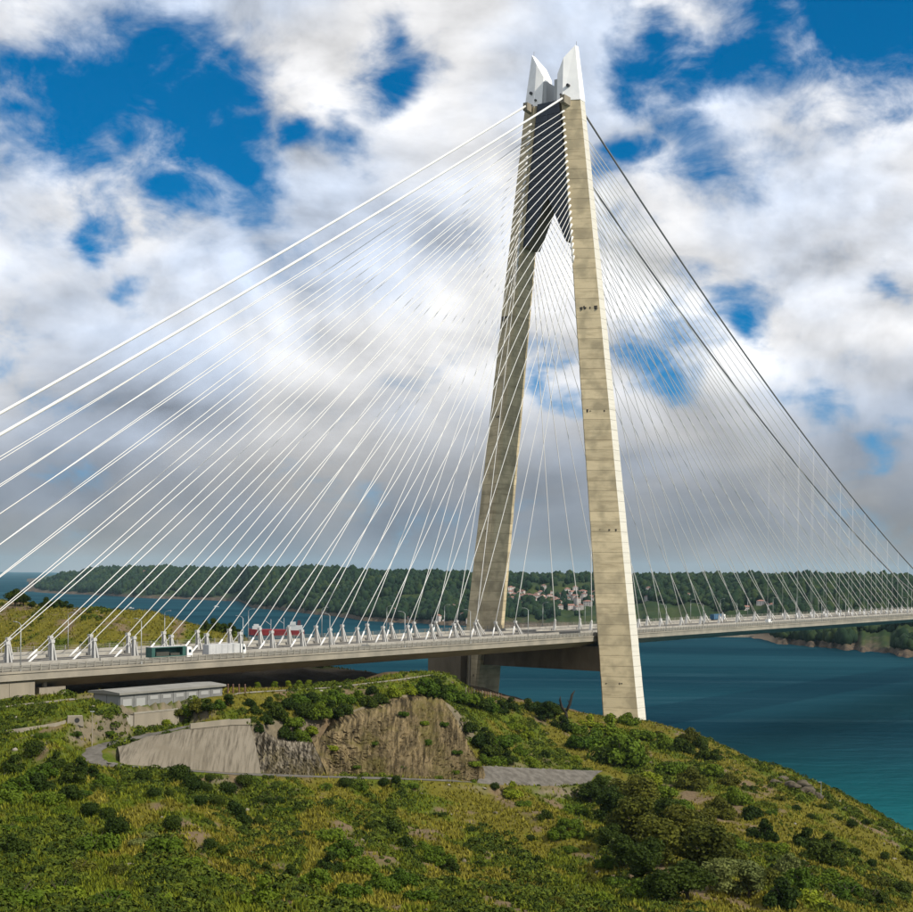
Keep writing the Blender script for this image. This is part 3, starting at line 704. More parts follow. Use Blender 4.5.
# cables
def cable_z_main(u):
    if u <= 500: return 300 - 0.5 * u + 1.77e-4 * u * u
    a = 0.323; w = min(u, 904 - 0) - 500
    return 94.3 - a * w + a / 408.0 * w * w
for s in (-1, 1):
    V_ = s * 9.6
    m_ = MB(); pts = [(-9.0, V_, 296.5)]
    for k in range(1, 25):
        t = k / 24.0; u = -9 - 420 * t; pts.append((u, V_, 296.5 - 0.585 * 420 * t - 5.0 * 4 * t * (1 - t) * 0.6))
    m_.tube(pts, 0.46, 8); m_.build('main_cable', 'white_cable', bridge, True)
    m_ = MB(); pts = [(u, V_, cable_z_main(u)) for u in [6 + 18 * k for k in range(50)]]
    m_.tube(pts, 0.44, 8); m_.build('main_cable', 'grey_cable', bridge, True)
    m_ = MB(); m_.loft([[(-9.4, V_ - 1.1, 294.6), (-9.4, V_ + 1.1, 294.6), (-9.4, V_ + 1.1, 298), (-9.4, V_ - 1.1, 298)], [(8, V_ - 1.1, 293.5), (8, V_ + 1.1, 293.5), (8, V_ + 1.1, 298), (8, V_ - 1.1, 298)]])
    m_.build('cable_saddle', 'concrete_pale', bridge)
    for k in range(24):
        zt = 227.0 + k * 2.83
        vt = s * (7.2 + .099 * (ZT - zt) + 0.5); ut = leg_u(zt) + 0.3
        # side span stay
        up = -43.6 - 15.0 * k
        hp = 6.4
        du_ = ut - up; run = (zt - Z0 - hp) / du_ if du_ else 1
        ua = up - hp / ((zt - (Z0 + hp)) / (ut - up))
        m_ = MB(); L_ = math.hypot(ut - ua, zt - Z0); sag = L_ * 0.004
        pts = []
        for j in range(9):
            t = j / 8.0; pts.append((ua + (ut - ua) * t, V_ + (vt - V_) * t, Z0 + (zt - Z0) * t - sag * 4 * t * (1 - t)))
        m_.tube(pts, 0.135, 6)
        a_, b_ = Vector(pts[-1]), Vector(pts[-2]); dirn = (b_ - a_).normalized()
        m_.tube([a_, a_ + dirn * 3.2], [0.55, 0.32], 8)
        a_, b_ = Vector(pts[0]), Vector(pts[1]); dirn = (b_ - a_).normalized(); m_.tube([a_, a_ + dirn * 4.5], 0.30, 8)
        m_.build('stay_cable', 'white_cable', bridge, True)
        # damper post under the stay
        tp = 0; 
        t = (up - ua) / (ut - ua); vv = V_ + (vt - V_) * t; zz = Z0 + (zt - Z0) * t - sag * 4 * t * (1 - t)
        lean = max(0.0, min(5.0, (run - 0.75) * 2.0))
        m_ = MB()
        for dv in (-0.55, 0.55):
            m_.loft([[(up + lean + 0.35 * a, vv + dv + 0.16 * b, Z0) for a, b in ((-1, -1), (1, -1), (1, 1), (-1, 1))], [(up + 0.22 * a, vv + dv * 0.5 + 0.14 * b, zz - 0.2) for a, b in ((-1, -1), (1, -1), (1, 1), (-1, 1))]])
        for dd in (0.35,):
            m_.loft([[(up + lean + 1.6 + 0.25 * a, vv + 0.5 * b, Z0) for a, b in ((-1, -1), (1, -1), (1, 1), (-1, 1))], [(up + 0.45 + 0.18 * a, vv + 0.3 * b, zz - 0.4) for a, b in ((-1, -1), (1, -1), (1, 1), (-1, 1))]])
        m_.box(up - 0.5, up + 0.8, vv - 0.55, vv + 0.55, zz - 0.45, zz + 0.4)
        m_.build('damper_post', 'post_steel', bridge)
        # main span stay
        if k > 22: continue
        ua2 = 22.0 + 24.0 * (k + 0)
        m_ = MB(); ut2 = -ut; L_ = math.hypot(ua2 - ut2, zt - Z0); sag = L_ * 0.005; pts = []
        for j in range(9):
            t = j / 8.0; pts.append((ua2 + (ut2 - ua2) * t, V_ + (vt - V_) * t, Z0 + (zt - Z0) * t - sag * 4 * t * (1 - t)))
        m_.tube(pts, 0.165, 6)
        a_, b_ = Vector(pts[0]), Vector(pts[1]); dirn = (b_ - a_).normalized(); m_.tube([a_, a_ + dirn * 5.5], 0.34, 8)
        m_.build('stay_cable', 'white_cable', bridge, True)
        t = 5.4 / (zt - Z0); up2 = ua2 + (ut2 - ua2) * t
        m_ = MB(); m_.loft([[(up2 - 1.3 + 0.4 * a, V_ + 0.6 * b, Z0) for a, b in ((-1, -1), (1, -1), (1, 1), (-1, 1))], [(up2 + 0.25 * a, V_ + 0.4 * b, Z0 + 5.2) for a, b in ((-1, -1), (1, -1), (1, 1), (-1, 1))]])
        m_.build('damper_post', 'post_steel', bridge)
    for k in range(13):
        u = 274 + 24.0 * k
        m_ = MB(); m_.tube([(u, V_, Z0 + 0.3), (u, V_, cable_z_main(u) - 0.3)], 0.07, 5); m_.tube([(u, V_, Z0 + 0.3), (u, V_, Z0 + 3.2)], 0.35, 6); m_.build('hanger', 'white_cable', bridge, True)

# ------------------------------------------------------------------ roads, retaining wall and rock face
material('gravel', (0.135, 0.122, 0.104), (0.070, 0.062, 0.050), 0.5, 0.95, 6, bump=0.3, bscale=3)
material('path', (0.235, 0.205, 0.155), (0.165, 0.145, 0.11), 0.5, 0.95, 5)
def ribbon(name, pts, w0, w1, mat, lift, n=8):
    P = []
    for a, b in zip(pts[:-1], pts[1:]):
        for k in range(n): P.append(Vector(a).lerp(Vector(b), k / n))
    P.append(Vector(pts[-1])); mb = MB(); rows = []
    m = 5
    for i, p in enumerate(P):
        t = (P[min(i + 1, len(P) - 1)] - P[max(i - 1, 0)]); t.z = 0; t.normalize(); nrm = Vector((-t.y, t.x, 0))
        f = i / (len(P) - 1); w = w0 + (w1 - w0) * f; w *= 1 + 0.12 * math.sin(i * 0.7)
        rows.append([p + nrm * (w * (2 * k / (m - 1) - 1)) for k in range(m)])
    for r in rows:
        for q in r: q.z = float(H(q.x, q.y)) + lift
    vs_ = [q for r in rows for q in r]; fs = []
    for i in range(len(rows) - 1):
        for k in range(m - 1): fs.append((i * m + k, i * m + k + 1, (i + 1) * m + k + 1, (i + 1) * m + k))
    mb.add(vs_, fs)
    return tag(mb.build(name, mat, None, True), kind='structure')
ribbon('gravel_road', ROAD[4:] + HAIR[1:5], 2.4, 2.0, 'gravel', 0.10)
ribbon('road_upper', HAIR[4:], 2.0, 1.6, 'gravel', 0.11)
def yard():
    mb = MB(); n, m = 40, 14; vs_ = []
    for i in range(n + 1):
        f = i / n * 3; k = min(int(f), 2); a = Vector(YB[k]).lerp(Vector(YB[k + 1]), f - k); b = Vector(YF[k]).lerp(Vector(YF[k + 1]), f - k)
        for j in range(m + 1):
            q = a.lerp(b, j / m); vs_.append((q.x, q.y, float(H(q.x, q.y)) + 0.14))
    mb.add(vs_, [(i * (m + 1) + j, i * (m + 1) + j + 1, (i + 1) * (m + 1) + j + 1, (i + 1) * (m + 1) + j) for i in range(n) for j in range(m)])
    tag(mb.build('gravel_yard', 'gravel', None, True), kind='structure')
yard()
ribbon('path', CREST, 1.9, 1.2, 'path', 0.12)

def cliff(name, bot, top, mat, amp, nx_, ny_, seed, grain, lean=1.0, jag=0.0):
    def samp(pts, t):
        f = t * (len(pts) - 1); i = min(int(f), len(pts) - 2); return Vector(pts[i]).lerp(Vector(pts[i + 1]), f - i)
    verts = []
    for j in range(ny_ + 1):
        for i in range(nx_ + 1):
            t = i / nx_; s_ = j / ny_
            b, tp = samp(bot, t), samp(top, t); b = b + Vector((0, 0, -2.0))
            tang = samp(bot, min(1, t + .01)) - samp(bot, max(0, t - .01)); out = Vector((tang.y, -tang.x, 0)).normalized()
            if out.y > 0: out = -out
            p = b.lerp(tp, s_)
            p += out * (0.9 * math.sin(s_ * math.pi) * lean)
            x_, y_ = t * grain[0] + seed, s_ * grain[1]
            nz = float(fbm(np.array([x_]), np.array([y_]), 5, 0.6)[0]) - 0.5
            fine = float(fbm(np.array([x_ * 6.0]), np.array([y_ * 0.9 + 4]), 4, 0.65)[0]) - 0.5
            edge = min(1, (1 - s_) * 6) * min(1, t * 14, (1 - t) * 14)
            p += out * (amp * nz * 2.4 + jag * fine * 2.0) * (0.25 + 0.75 * edge)
            st_ = float(fbm(np.array([x_ * 0.55 + s_ * 1.6]), np.array([s_ * 5.0 - x_ * 0.22 + 8]), 3, 0.5)[0]); led = math.floor(st_ * 9) / 9.0 - st_
            p += out * jag * led * 9.0 * edge
            p.z += jag * 0.8 * nz * edge
            if s_ > 0.97: p.z += jag * 1.6 * fine
            verts.append(p)
    # back lip so the top meets the slope behind
    base = len(verts)
    for i in range(nx_ + 1):
        p = verts[ny_ * (nx_ + 1) + i].copy(); q = p + Vector((-0.35, 0.94, 0)) * 7.0
        q.z = float(H(q.x, q.y)) - 0.4; verts.append(q)
    fs = []
    for j in range(ny_ + 1):
        for i in range(nx_):
            a = j * (nx_ + 1) + i; fs.append((a, a + 1, a + nx_ + 2, a + nx_ + 1))
    mb = MB(); mb.add(verts, fs, 0)
    return mb, verts
def streaked(name, c1, c2, c3, sc, lo, hi, zs=0.12, bs=0.6):
    m = bpy.data.materials.new(name); m.use_nodes = True
    nt = m.node_tree; N, L = nt.nodes, nt.links; p = N['Principled BSDF']; p.inputs['Roughness'].default_value = 0.95; p.inputs['Specular IOR Level'].default_value = 0.1
    tc = N.new('ShaderNodeTexCoord')
    def nz(scale, st, d=6):
        mp = N.new('ShaderNodeMapping'); L.new(tc.outputs['Object'], mp.inputs[0]); mp.inputs['Scale'].default_value = st
        n = N.new('ShaderNodeTexNoise'); L.new(mp.outputs[0], n.inputs[0]); n.inputs['Scale'].default_value = scale; n.inputs['Detail'].default_value = d; n.inputs['Roughness'].default_value = 0.65; return n.outputs[0]
    def mr(v, a, b):
        n = N.new('ShaderNodeMapRange'); L.new(v, n.inputs[0]); n.inputs[1].default_value = a; n.inputs[2].default_value = b; return n.outputs[0]
    def mix(f, a, b):
        n = N.new('ShaderNodeMixRGB'); L.new(f, n.inputs[0])
        for i, s in ((1, a), (2, b)):
            if isinstance(s, tuple): n.inputs[i].default_value = (*s, 1)
            else: L.new(s, n.inputs[i])
        return n.outputs[0]
    c = mix(mr(nz(sc, (1, 0.10, zs)), lo, hi), c1, c2)
    c = mix(mr(nz(0.09, (1, 1, 1), 5), 0.48, 0.66), c, c3)
    L.new(c, p.inputs['Base Color'])
    b = N.new('ShaderNodeBump'); b.inputs['Strength'].default_value = bs; b.inputs['Distance'].default_value = 0.5
    L.new(nz(1.2, (1, 0.25, 0.3)), b.inputs['Height']); L.new(b.outputs[0], p.inputs['Normal']); MAT[name] = m
streaked('shotcrete', (0.175, 0.152, 0.118), (0.055, 0.046, 0.033), (0.14, 0.12, 0.09), 1.6, 0.44, 0.72, 0.05, 0.15)
streaked('cut_rock', (0.20, 0.150, 0.078), (0.040, 0.030, 0.015), (0.10, 0.082, 0.026), 1.1, 0.38, 0.62, 0.10, 0.9)
streaked('wet_rock', (0.22, 0.19, 0.145), (0.030, 0.024, 0.015), (0.10, 0.08, 0.036), 1.3, 0.40, 0.60)
mb, vv_ = cliff('retaining_wall', RET_BOT, RET_TOP, 'shotcrete', 0.25, 90, 16, 3.0, (9, 2))
wall = tag(mb.build('retaining_wall', 'shotcrete', None, True), 'pale sprayed-concrete retaining wall behind the hairpin bend of the gravel road', 'retaining wall')
mb = MB(); pts = [Vector(p) for p in (RET_TOP[2:])]
for a, b in zip(pts[:-1], pts[1:]):
    d_ = (b - a).normalized(); nrm = Vector((d_.y, -d_.x, 0)) * 0.3
    mb.loft([[a - nrm, a + nrm, a + nrm + Vector((0, 0, 1.3)), a - nrm + Vector((0, 0, 1.3))], [b - nrm, b + nrm, b + nrm + Vector((0, 0, 1.5)), b - nrm + Vector((0, 0, 1.5))]])
mb.build('parapet', 'concrete_pale', wall)
mb, _ = cliff('rock_face', ROCK_BOT[:3], ROCK_TOP[:3], 'wet_rock', 1.0, 120, 26, 11.0, (18, 3), 0.5, 1.0)
tag(mb.build('rock_face', 'wet_rock', None, False), kind='structure')
mb, _ = cliff('rock_face', ROCK_BOT[2:], ROCK_TOP[2:], 'cut_rock', 2.0, 210, 44, 23.0, (24, 3.0), 1.2, 1.5)
tag(mb.build('rock_face', 'cut_rock', None, False), kind='structure')
ROCKV = _

# ------------------------------------------------------------------ utility building below the deck
material('wall_grey', (0.19, 0.19, 0.185), (0.15, 0.15, 0.145), 0.4, 0.8, rnd=0.06)
material('roof_grey', (0.22, 0.21, 0.185), (0.17, 0.163, 0.145), 0.2, 0.8)
material('door_grey', (0.22, 0.225, 0.23), rough=0.6)
material('vent_white', (0.30, 0.30, 0.29), rough=0.6)
bld = empty('utility_building', (BC.x, BC.y, BC.z), BROT, label='long low grey utility building with a flat overhanging roof below the bridge deck', cat='building')
BL, BW, BH = 36.6, 10.6, 3.8
m_ = MB(); m_.box(0.25, BL - 0.25, 0.25, BW - 0.2, -1.0, BH); m_.build('core_wall', 'wall_grey', bld)
m_ = MB(); m_.prism([(-0.7, BH), (BW + 0.7, BH), (BW + 0.7, BH + 0.55), (BW / 2, BH + 1.0), (-0.7, BH + 0.55)], 'x', -0.8, BL + 0.8); m_.build('roof', 'roof_grey', bld)
nb = 8; bw = BL / nb
for i in range(nb):
    m_ = MB(); m_.box(i * bw + 0.06, (i + 1) * bw - 0.06, -0.02, 0.25, -1.0, BH - 0.01); pnl = m_.build('wall_panel', 'wall_grey', bld)
    if i < 2:
        m_ = MB(); m_.box(i * bw + 0.8, (i + 1) * bw - 0.8, -0.10, -0.02, -0.9, 2.6); dr = m_.build('door', 'vent_white', pnl)
    else:
        m_ = MB(); m_.box(i * bw + 0.9, (i + 1) * bw - 0.9, -0.09, -0.02, 2.0, 2.95); m_.build('vent', 'vent_white', pnl)
for i in range(2):
    m_ = MB(); m_.box(-0.02, 0.25, 0.3 + i * 4.8, 4.9 + i * 4.8, -1.0, BH - 0.01); m_.build('wall_panel', 'door_grey', bld)
# its terrace of concrete walls
ter = empty('terrace_wall', (BC.x, BC.y, BC.z - 1.0), BROT, label='stepped pale concrete terrace wall carrying the front of the utility building', cat='retaining wall')
m_ = MB(); m_.box(0.6, 16.0, -4.6, -0.3, -7.5, 0.2); m_.build('front_wall', 'concrete_pale', ter)
m_ = MB(); m_.box(-1.6, 0.6, -4.3, 9.5, -7.5, -0.15); m_.build('side_wall', 'concrete_grey', ter)
m_ = MB(); m_.box(0.5, 16.1, -4.7, -4.3, 0.2, 0.6); m_.build('coping', 'concrete_grey', ter)
p = hit(75, 722)
sb = empty('culvert_block', p, R(20), label='small white concrete culvert block with a dark round opening on the slope', cat='culvert')
m_ = MB(); m_.prism([(-2.0, -1.0), (2.0, -1.0), (1.7, 1.5), (-1.7, 1.5)], 'y', -1.0, 1.0); m_.build('headwall', 'concrete_pale', sb)
m_ = MB(); m_.tube([(0.4, -1.06, 0.5), (0.4, -0.9, 0.5)], 0.6, 12); m_.build('opening', 'dark_shadow', sb)
m_ = MB()
pts = [hit(x, y) for x, y in ((-20, 737.5), (8, 733.5), (30, 730), (55, 726.5), (66, 724))]
for a, b in zip(pts[:-1], pts[1:]):
    m_.loft([[a + Vector((0, -0.4, -0.5)), a + Vector((0, 0.4, -0.5)), a + Vector((0, 0.4, 0.7)), a + Vector((0, -0.4, 0.7))], [b + Vector((0, -0.4, -0.5)), b + Vector((0, 0.4, -0.5)), b + Vector((0, 0.4, 0.7)), b + Vector((0, -0.4, 0.7))]])
tag(m_.build('drainage_channel', 'concrete_pale'), 'low concrete drainage channel running down to the culvert block', 'channel')

# ------------------------------------------------------------------ lamps
ORD = ['first', 'second', 'third', 'fourth', 'fifth', 'sixth', 'seventh', 'eighth', 'ninth', 'tenth', 'eleventh', 'twelfth', 'thirteenth', 'fourteenth', 'fifteenth', 'sixteenth', 'seventeenth', 'eighteenth', 'nineteenth', 'twentieth']
TENS = {2: 'twenty', 3: 'thirty', 4: 'forty', 5: 'fifty', 6: 'sixty', 7: 'seventy', 8: 'eighty', 9: 'ninety'}
TENTH = {2: 'twentieth', 3: 'thirtieth', 4: 'fortieth', 5: 'fiftieth', 6: 'sixtieth', 7: 'seventieth', 8: 'eightieth', 9: 'ninetieth'}
def ordinal(n):
    if n <= 20: return ORD[n - 1]
    t, r_ = divmod(n, 10)
    return TENTH[t] if r_ == 0 else TENS[t] + '-' + ORD[r_ - 1]
def lamp_meshes(arms):
    pole = MB(); pole.tube([(0, 0, 0), (0, 0, 12.0)], [0.16, 0.09], 8)
    arm = MB()
    for s in arms:
        arm.tube([(0, 0, 11.9), (0, s * 0.7, 12.5), (0, s * 2.2, 12.7)], 0.07, 6); arm.box(-0.2, 0.2, min(s * 1.8, s * 2.9), max(s * 1.8, s * 2.9), 12.62, 12.80)
    base = MB(); base.box(-0.28, 0.28, -0.28, 0.28, 0, 0.7)
    return pole.mesh('pole', 'galvanised', True), arm.mesh('lamp_arm', 'galvanised'), base.mesh('pole_base', 'galvanised')
lm_n = lamp_meshes((1,)); lm_f = lamp_meshes((-1,))
for row, (v, lm, word) in enumerate(((-HW + 0.45, lm_n, 'camera-side'), (HW - 0.45, lm_f, 'seaward'))):
    us = [-308 + 41 * k for k in range(20)] if row == 0 else [-288 + 41 * k for k in range(19)]
    us = [u for u in us if abs(u) > 14 and proj(*B(u, v, Z0))[0] > -4 and proj(*B(u, v, Z0))[0] < 925]
    for i, u in enumerate(us):
        e = empty('street_lamp', B(u, v, Z0), BROT, label=f'{ordinal(i + 1)} street lamp from the left along the {word} edge of the deck', cat='street lamp', group=f'street lamps on the {word} edge of the deck')
        for nm, me in zip(('pole', 'lamp_arm', 'pole_base'), lm): link(nm, me, e)
p = hit(92, 747)
e = empty('light_pole', p, 0, label='thin pale light pole at the outside of the hairpin bend', cat='light pole')
m_ = MB(); m_.tube([(0, 0, -0.5), (0, 0, 8.4)], [0.13, 0.08], 8); m_.build('pole', 'concrete_pale', e)
m_ = MB(); m_.box(-0.5, 0.5, -0.15, 0.15, 8.3, 8.5); m_.build('lamp_head', 'galvanised', e)
p = hit(821, 799)
e = empty('marker_pole', p, 0, label='thin pole standing on the rocky point above the sea', cat='pole')
m_ = MB(); m_.tube([(0, 0, -0.5), (0, 0, 5.5)], 0.08, 6); m_.build('pole', 'galvanised', e)
m_ = MB(); m_.box(-0.9, 0.05, -0.05, 0.05, 5.2, 5.4); m_.build('pole_arm', 'galvanised', e)

# ------------------------------------------------------------------ vehicles on the deck
material('truck_green', (0.035, 0.095, 0.08), (0.025, 0.075, 0.063), 0.3, 0.5)
material('truck_grey', (0.48, 0.48, 0.47), (0.38, 0.38, 0.38), 0.3, 0.6)
material('truck_blue', (0.03, 0.10, 0.18), rough=0.5)
material('cab_white', (0.72, 0.72, 0.70), rough=0.35)
material('tyre', (0.02, 0.02, 0.02), rough=0.9)
material('car_dark', (0.025, 0.027, 0.03), rough=0.25, spec=0.5)
material('load_dark', (0.05, 0.05, 0.04), rough=0.9)
def wheel_mesh(r, w):
    m_ = MB(); n = 14
    m_.loft([[(r * k_ * math.cos(2 * math.pi * i / n), y, r * k_ * math.sin(2 * math.pi * i / n)) for i in range(n)] for y, k_ in ((-w / 2, 0.9), (-w / 2 + 0.04, 1), (w / 2 - 0.04, 1), (w / 2, 0.9))])
    return m_.mesh('wheel', 'tyre', True)
WT = wheel_mesh(0.52, 0.35); WC = wheel_mesh(0.33, 0.22)
def truck(u, v, body, label, open_side=False):
    e = empty('truck', B(u, v, Z0 + 0.1), BROT, label=label, cat='truck', group='trucks on the bridge')
    cab = MB(); cab.prism([(0, 0.75), (2.2, 0.75), (2.3, 1.9), (2.05, 3.0), (1.7, 3.7), (0, 3.85)], 'y', -1.25, 1.25); c_ = cab.build('cab', 'cab_white', e)
    m_ = MB(); m_.box(0.7, 1.7, -1.28, 1.28, 2.0, 2.9); m_.build('side_window', 'glass_dark', c_)
    m_ = MB(); m_.prism([(2.29, 1.95), (2.34, 1.95), (2.09, 3.0), (2.04, 3.0)], 'y', -1.1, 1.1); m_.build('windscreen', 'glass_dark', c_)
    m_ = MB(); m_.box(-13.2, 1.9, -0.5, 0.5, 0.55, 1.0); m_.build('chassis', 'dark_metal', e)
    if open_side:
        m_ = MB(); m_.box(-13.9, -0.5, -1.27, 1.27, 1.05, 1.35); m_.box(-13.9, -0.5, -1.27, 1.27, 3.72, 4.0); m_.box(-13.9, -12.6, -1.27, 1.27, 1.35, 3.72); m_.box(-1.8, -0.5, -1.27, 1.27, 1.35, 3.72); m_.box(-12.6, -1.8, 1.0, 1.27, 1.35, 3.72)
        t_ = m_.build('trailer', body, e)
        m_ = MB(); m_.box(-13.95, -0.45, -1.3, 1.3, 4.0, 4.06); m_.build('trailer_roof', 'truck_grey', t_)
        m_ = MB(); m_.box(-11.8, -6.8, -0.9, 0.9, 1.36, 2.5); m_.box(-6.2, -2.6, -0.9, 0.9, 1.36, 2.1); m_.build('load', 'load_dark', t_)
    else:
        m_ = MB(); m_.box(-13.9, -0.5, -1.27, 1.27, 1.05, 3.95); t_ = m_.build('trailer', body, e)
        for k in range(6):
            m_ = MB(); m_.box(-13.6 + k * 2.6, -13.45 + k * 2.6, -1.31, -1.27, 1.1, 3.9); m_.build('trailer_rib', 'galvanised', t_)
    for x in (-12.2, -11.0, -9.8, -1.6, 1.35):
        for y in (-1.05, 1.05):
            w = link('wheel', WT, e); w.location = (x, y, 0.52)
def car(u, v, label, paint='car_dark', van=False):
    e = empty('car' if not van else 'van', B(u, v, Z0 + 0.1), BROT, label=label, cat='car' if not van else 'van')
    prof = [(-2.1, 0.35), (2.1, 0.35), (2.15, 0.75), (1.2, 0.95), (0.55, 1.42), (-1.1, 1.45), (-1.9, 1.0), (-2.15, 0.8)] if not van else [(-3.2, 0.4), (3.0, 0.4), (3.1, 1.1), (2.3, 1.35), (1.6, 2.5), (-3.2, 2.6)]
    m_ = MB(); m_.prism(prof, 'y', -0.9, 0.9); b_ = m_.build('body', paint, e)
    wp = [(1.0, 0.98), (0.5, 1.36), (-1.05, 1.38), (-1.7, 1.0)] if not van else [(2.1, 1.4), (1.55, 2.35), (0.4, 2.35), (0.4, 1.4)]
    m_ = MB(); m_.prism(wp, 'y', -0.93, 0.93); m_.build('side_window', 'glass_dark', b_)
    for x in (-1.35, 1.35) if not van else (-2.1, 2.1):
        for y in (-0.8, 0.8):
            w = link('wheel', WC, e); w.location = (x, y, 0.33)
def u_at(x, v):
    lo, hi = -330.0, 600.0
    for _ in range(40):
        mid = (lo + hi) / 2
        if proj(*B(mid, v, Z0))[0] < x: lo = mid
        else: hi = mid
    return lo
truck(u_at(184, -22.5), -22.5, 'truck_green', 'truck with a dark green open-sided trailer and white cab on the side span', True)
truck(u_at(238, -22.5), -22.5, 'truck_grey', 'truck with a grey box trailer and white cab ahead of the green one')
truck(u_at(722, 18), 18, 'truck_blue', 'blue box truck on the main span just past the tower')
car(u_at(366, -25.2), -25.2, 'small dark car on the side span between the grey truck and the tower')
car(u_at(769, -22), -22, 'white van on the main span beyond the tower', 'cab_white', True)

# ------------------------------------------------------------------ ship and boats
material('hull_red', (0.26, 0.020, 0.018), (0.19, 0.016, 0.015), 0.1, 0.5)
material('ship_white', (0.46, 0.46, 0.45), rough=0.5)
material('funnel_dark', (0.06, 0.02, 0.025), rough=0.6)
SZ = 1900.0
sp = at(276, 640, SZ)
ship = empty('cargo_ship', (sp.x, sp.y, 0), R(3), label='red-hulled ship with white superstructure seen through the stay cables', cat='ship')
ship.scale = (0.88, 1.0, 0.98)
hull = MB(); rings = []
for x, w, zb_, zt_ in ((-43, 0.4, 1.0, 9.5), (-39, 4.0, -0.5, 8.8), (-30, 6.6, -1, 7.8), (0, 7.2, -1, 7.0), (30, 7.2, -1, 7.0), (40, 6.5, -0.5, 7.6), (43, 5.0, 2.0, 7.8)):
    rings.append([(x, -w, zt_), (x, -w * 0.85, zb_), (x, w * 0.85, zb_), (x, w, zt_)])
hull.loft(rings); hull.build('hull', 'hull_red', ship)
def shipbox(nm, mat, *b): q = MB(); q.box(*b); return q.build(nm, mat, ship)
shipbox('fore_house', 'ship_white', -36, -23, -5, 5, 7.9, 12.5); shipbox('fore_bridge', 'ship_white', -34, -27, -4, 4, 12.5, 15)
h_ = shipbox('aft_house', 'ship_white', 18, 40, -6, 6, 7.2, 14.0); shipbox('aft_bridge', 'ship_white', 22, 30, -6.5, 6.5, 14, 18.5)
q = MB(); q.prism([(32, 14), (38, 14), (37, 21), (33, 21)], 'y', -2, 2); q.build('funnel', 'funnel_dark', ship)
for x, h in ((-8, 22), (12, 24)):
    q = MB(); q.tube([(x, 0, 6), (x, 0, h)], 0.35, 6); q.tube([(x, 0, h - 8), (x - 9, 0, h - 2)], 0.25, 6); q.build('deck_crane', 'ship_white', ship)
q = MB(); q.box(-22, 17, -6.2, 6.2, 7.0, 8.2); q.build('hatch', 'hull_red', ship)
for x, y, lab in ((131, 608.6, 'tiny white boat on the strait above the grassy headland'), (216, 607, 'tiny white boat below the wooded far shore')):
    Zb = F * ZC / (y - CY - (x - CX) * math.tan(ROLL)); pb = at(x, y, Zb)
    e = empty('motor_boat', (pb.x, pb.y, 0), R(15), label=lab, cat='boat', group='small boats on the strait')
    q = MB(); q.loft([[(xx, -w, 1.6), (xx, -w * 0.6, -0.3), (xx, w * 0.6, -0.3), (xx, w, 1.6)] for xx, w in ((-5, 1.7), (0, 1.9), (4, 1.4), (6.5, 0.1))]); q.build('hull', 'ship_white', e)
    q = MB(); q.prism([(-3, 1.6), (2, 1.6), (1, 3.4), (-3, 3.6)], 'y', -1.3, 1.3); q.build('cabin', 'ship_white', e)

# ------------------------------------------------------------------ houses on the far shores
material('house_wall', (0.52, 0.485, 0.455), (0.42, 0.375, 0.345), 0.01, 0.9, rnd=0.25)
material('house_roof', (0.25, 0.125, 0.095), (0.18, 0.10, 0.08), 0.02, 0.9, rnd=0.3)
material('pane', (0.05, 0.06, 0.07), rough=0.3)
def house_mesh(L_, W_, Hh, rh, hip):
    m_ = MB(); m_.box(-L_ / 2, L_ / 2, -W_ / 2, W_ / 2, -4, Hh, 0)
    e = 0.6; r_ = L_ / 2 - (W_ / 2 if hip else 0)
    m_.add([(-L_ / 2 - e, -W_ / 2 - e, Hh), (L_ / 2 + e, -W_ / 2 - e, Hh), (L_ / 2 + e, W_ / 2 + e, Hh), (-L_ / 2 - e, W_ / 2 + e, Hh), (-r_ - (0 if hip else e), 0, Hh + rh), (r_ + (0 if hip else e), 0, Hh + rh)],
           [(0, 1, 5, 4), (2, 3, 4, 5), (1, 2, 5), (3, 0, 4), (0, 3, 2, 1)], 1)
    for fl in range(max(1, int(Hh // 3))):
        for k in range(3):
            x = -L_ / 2 + L_ * (k + 0.5) / 3; m_.box(x - 0.7, x + 0.7, -W_ / 2 - 0.06, -W_ / 2 - 0.01, 1 + fl * 3, 2.5 + fl * 3, 2)
    return m_.mesh('house', ['house_wall', 'house_roof', 'pane'])
HM = [house_mesh(11, 9, 6.2, 2.8, True), house_mesh(13, 9, 9, 3, False), house_mesh(9, 8, 6, 2.6, False), house_mesh(16, 10, 9.2, 2.6, True), house_mesh(10, 10, 12, 2.4, True)]
rh_ = random.Random(5)
used = []
def houses(n, x0, x1, t0, t1, label, group, ymask=None, gap=10.0):
    c_ = 0; tries = 0; made = []
    while c_ < n and tries < 4000:
        tries += 1
        x = rh_.uniform(x0, x1); t = rh_.uniform(t0, t1)
        X, Y, Z = (float(q[0]) for q in far_at(np.array([x]), np.array([t])))
        if Z < 3: continue
        py = proj(X, Y, Z)[1]
        if ymask and not ymask(x, py): continue
        if any((X - a) ** 2 + ((Y - b) * 0.6) ** 2 < gap ** 2 for a, b in used): continue
        used.append((X, Y))
        o = link('house', HM[rh_.randrange(5)]); o.location = (X, Y, Z); o.rotation_euler = (0, 0, rh_.uniform(-0.7, 0.7)); s_ = rh_.uniform(0.62, 0.95); o.scale = (s_, s_, s_)
        tag(o, None, 'house', group); made.append(o); c_ += 1
    made.sort(key=lambda q_: proj(*q_.location)[0])
    for i, o in enumerate(made): o['label'] = f'{ordinal(i + 1)} from the left of the {label}'
    return c_
houses(96, 490, 603, 0.25, 0.75, 'small red-roofed houses in the village between the tower legs', 'houses of the hillside village', lambda x, y: 590 + 4 * abs(math.sin(x * 0.11)) < y < 612 - 6 * ((x - 500) / 100) + 5 * math.sin(x * 0.09))
houses(22, 392, 470, 0.02, 0.16, 'pale waterfront houses beside the far tower leg', 'waterfront houses', None, 15)
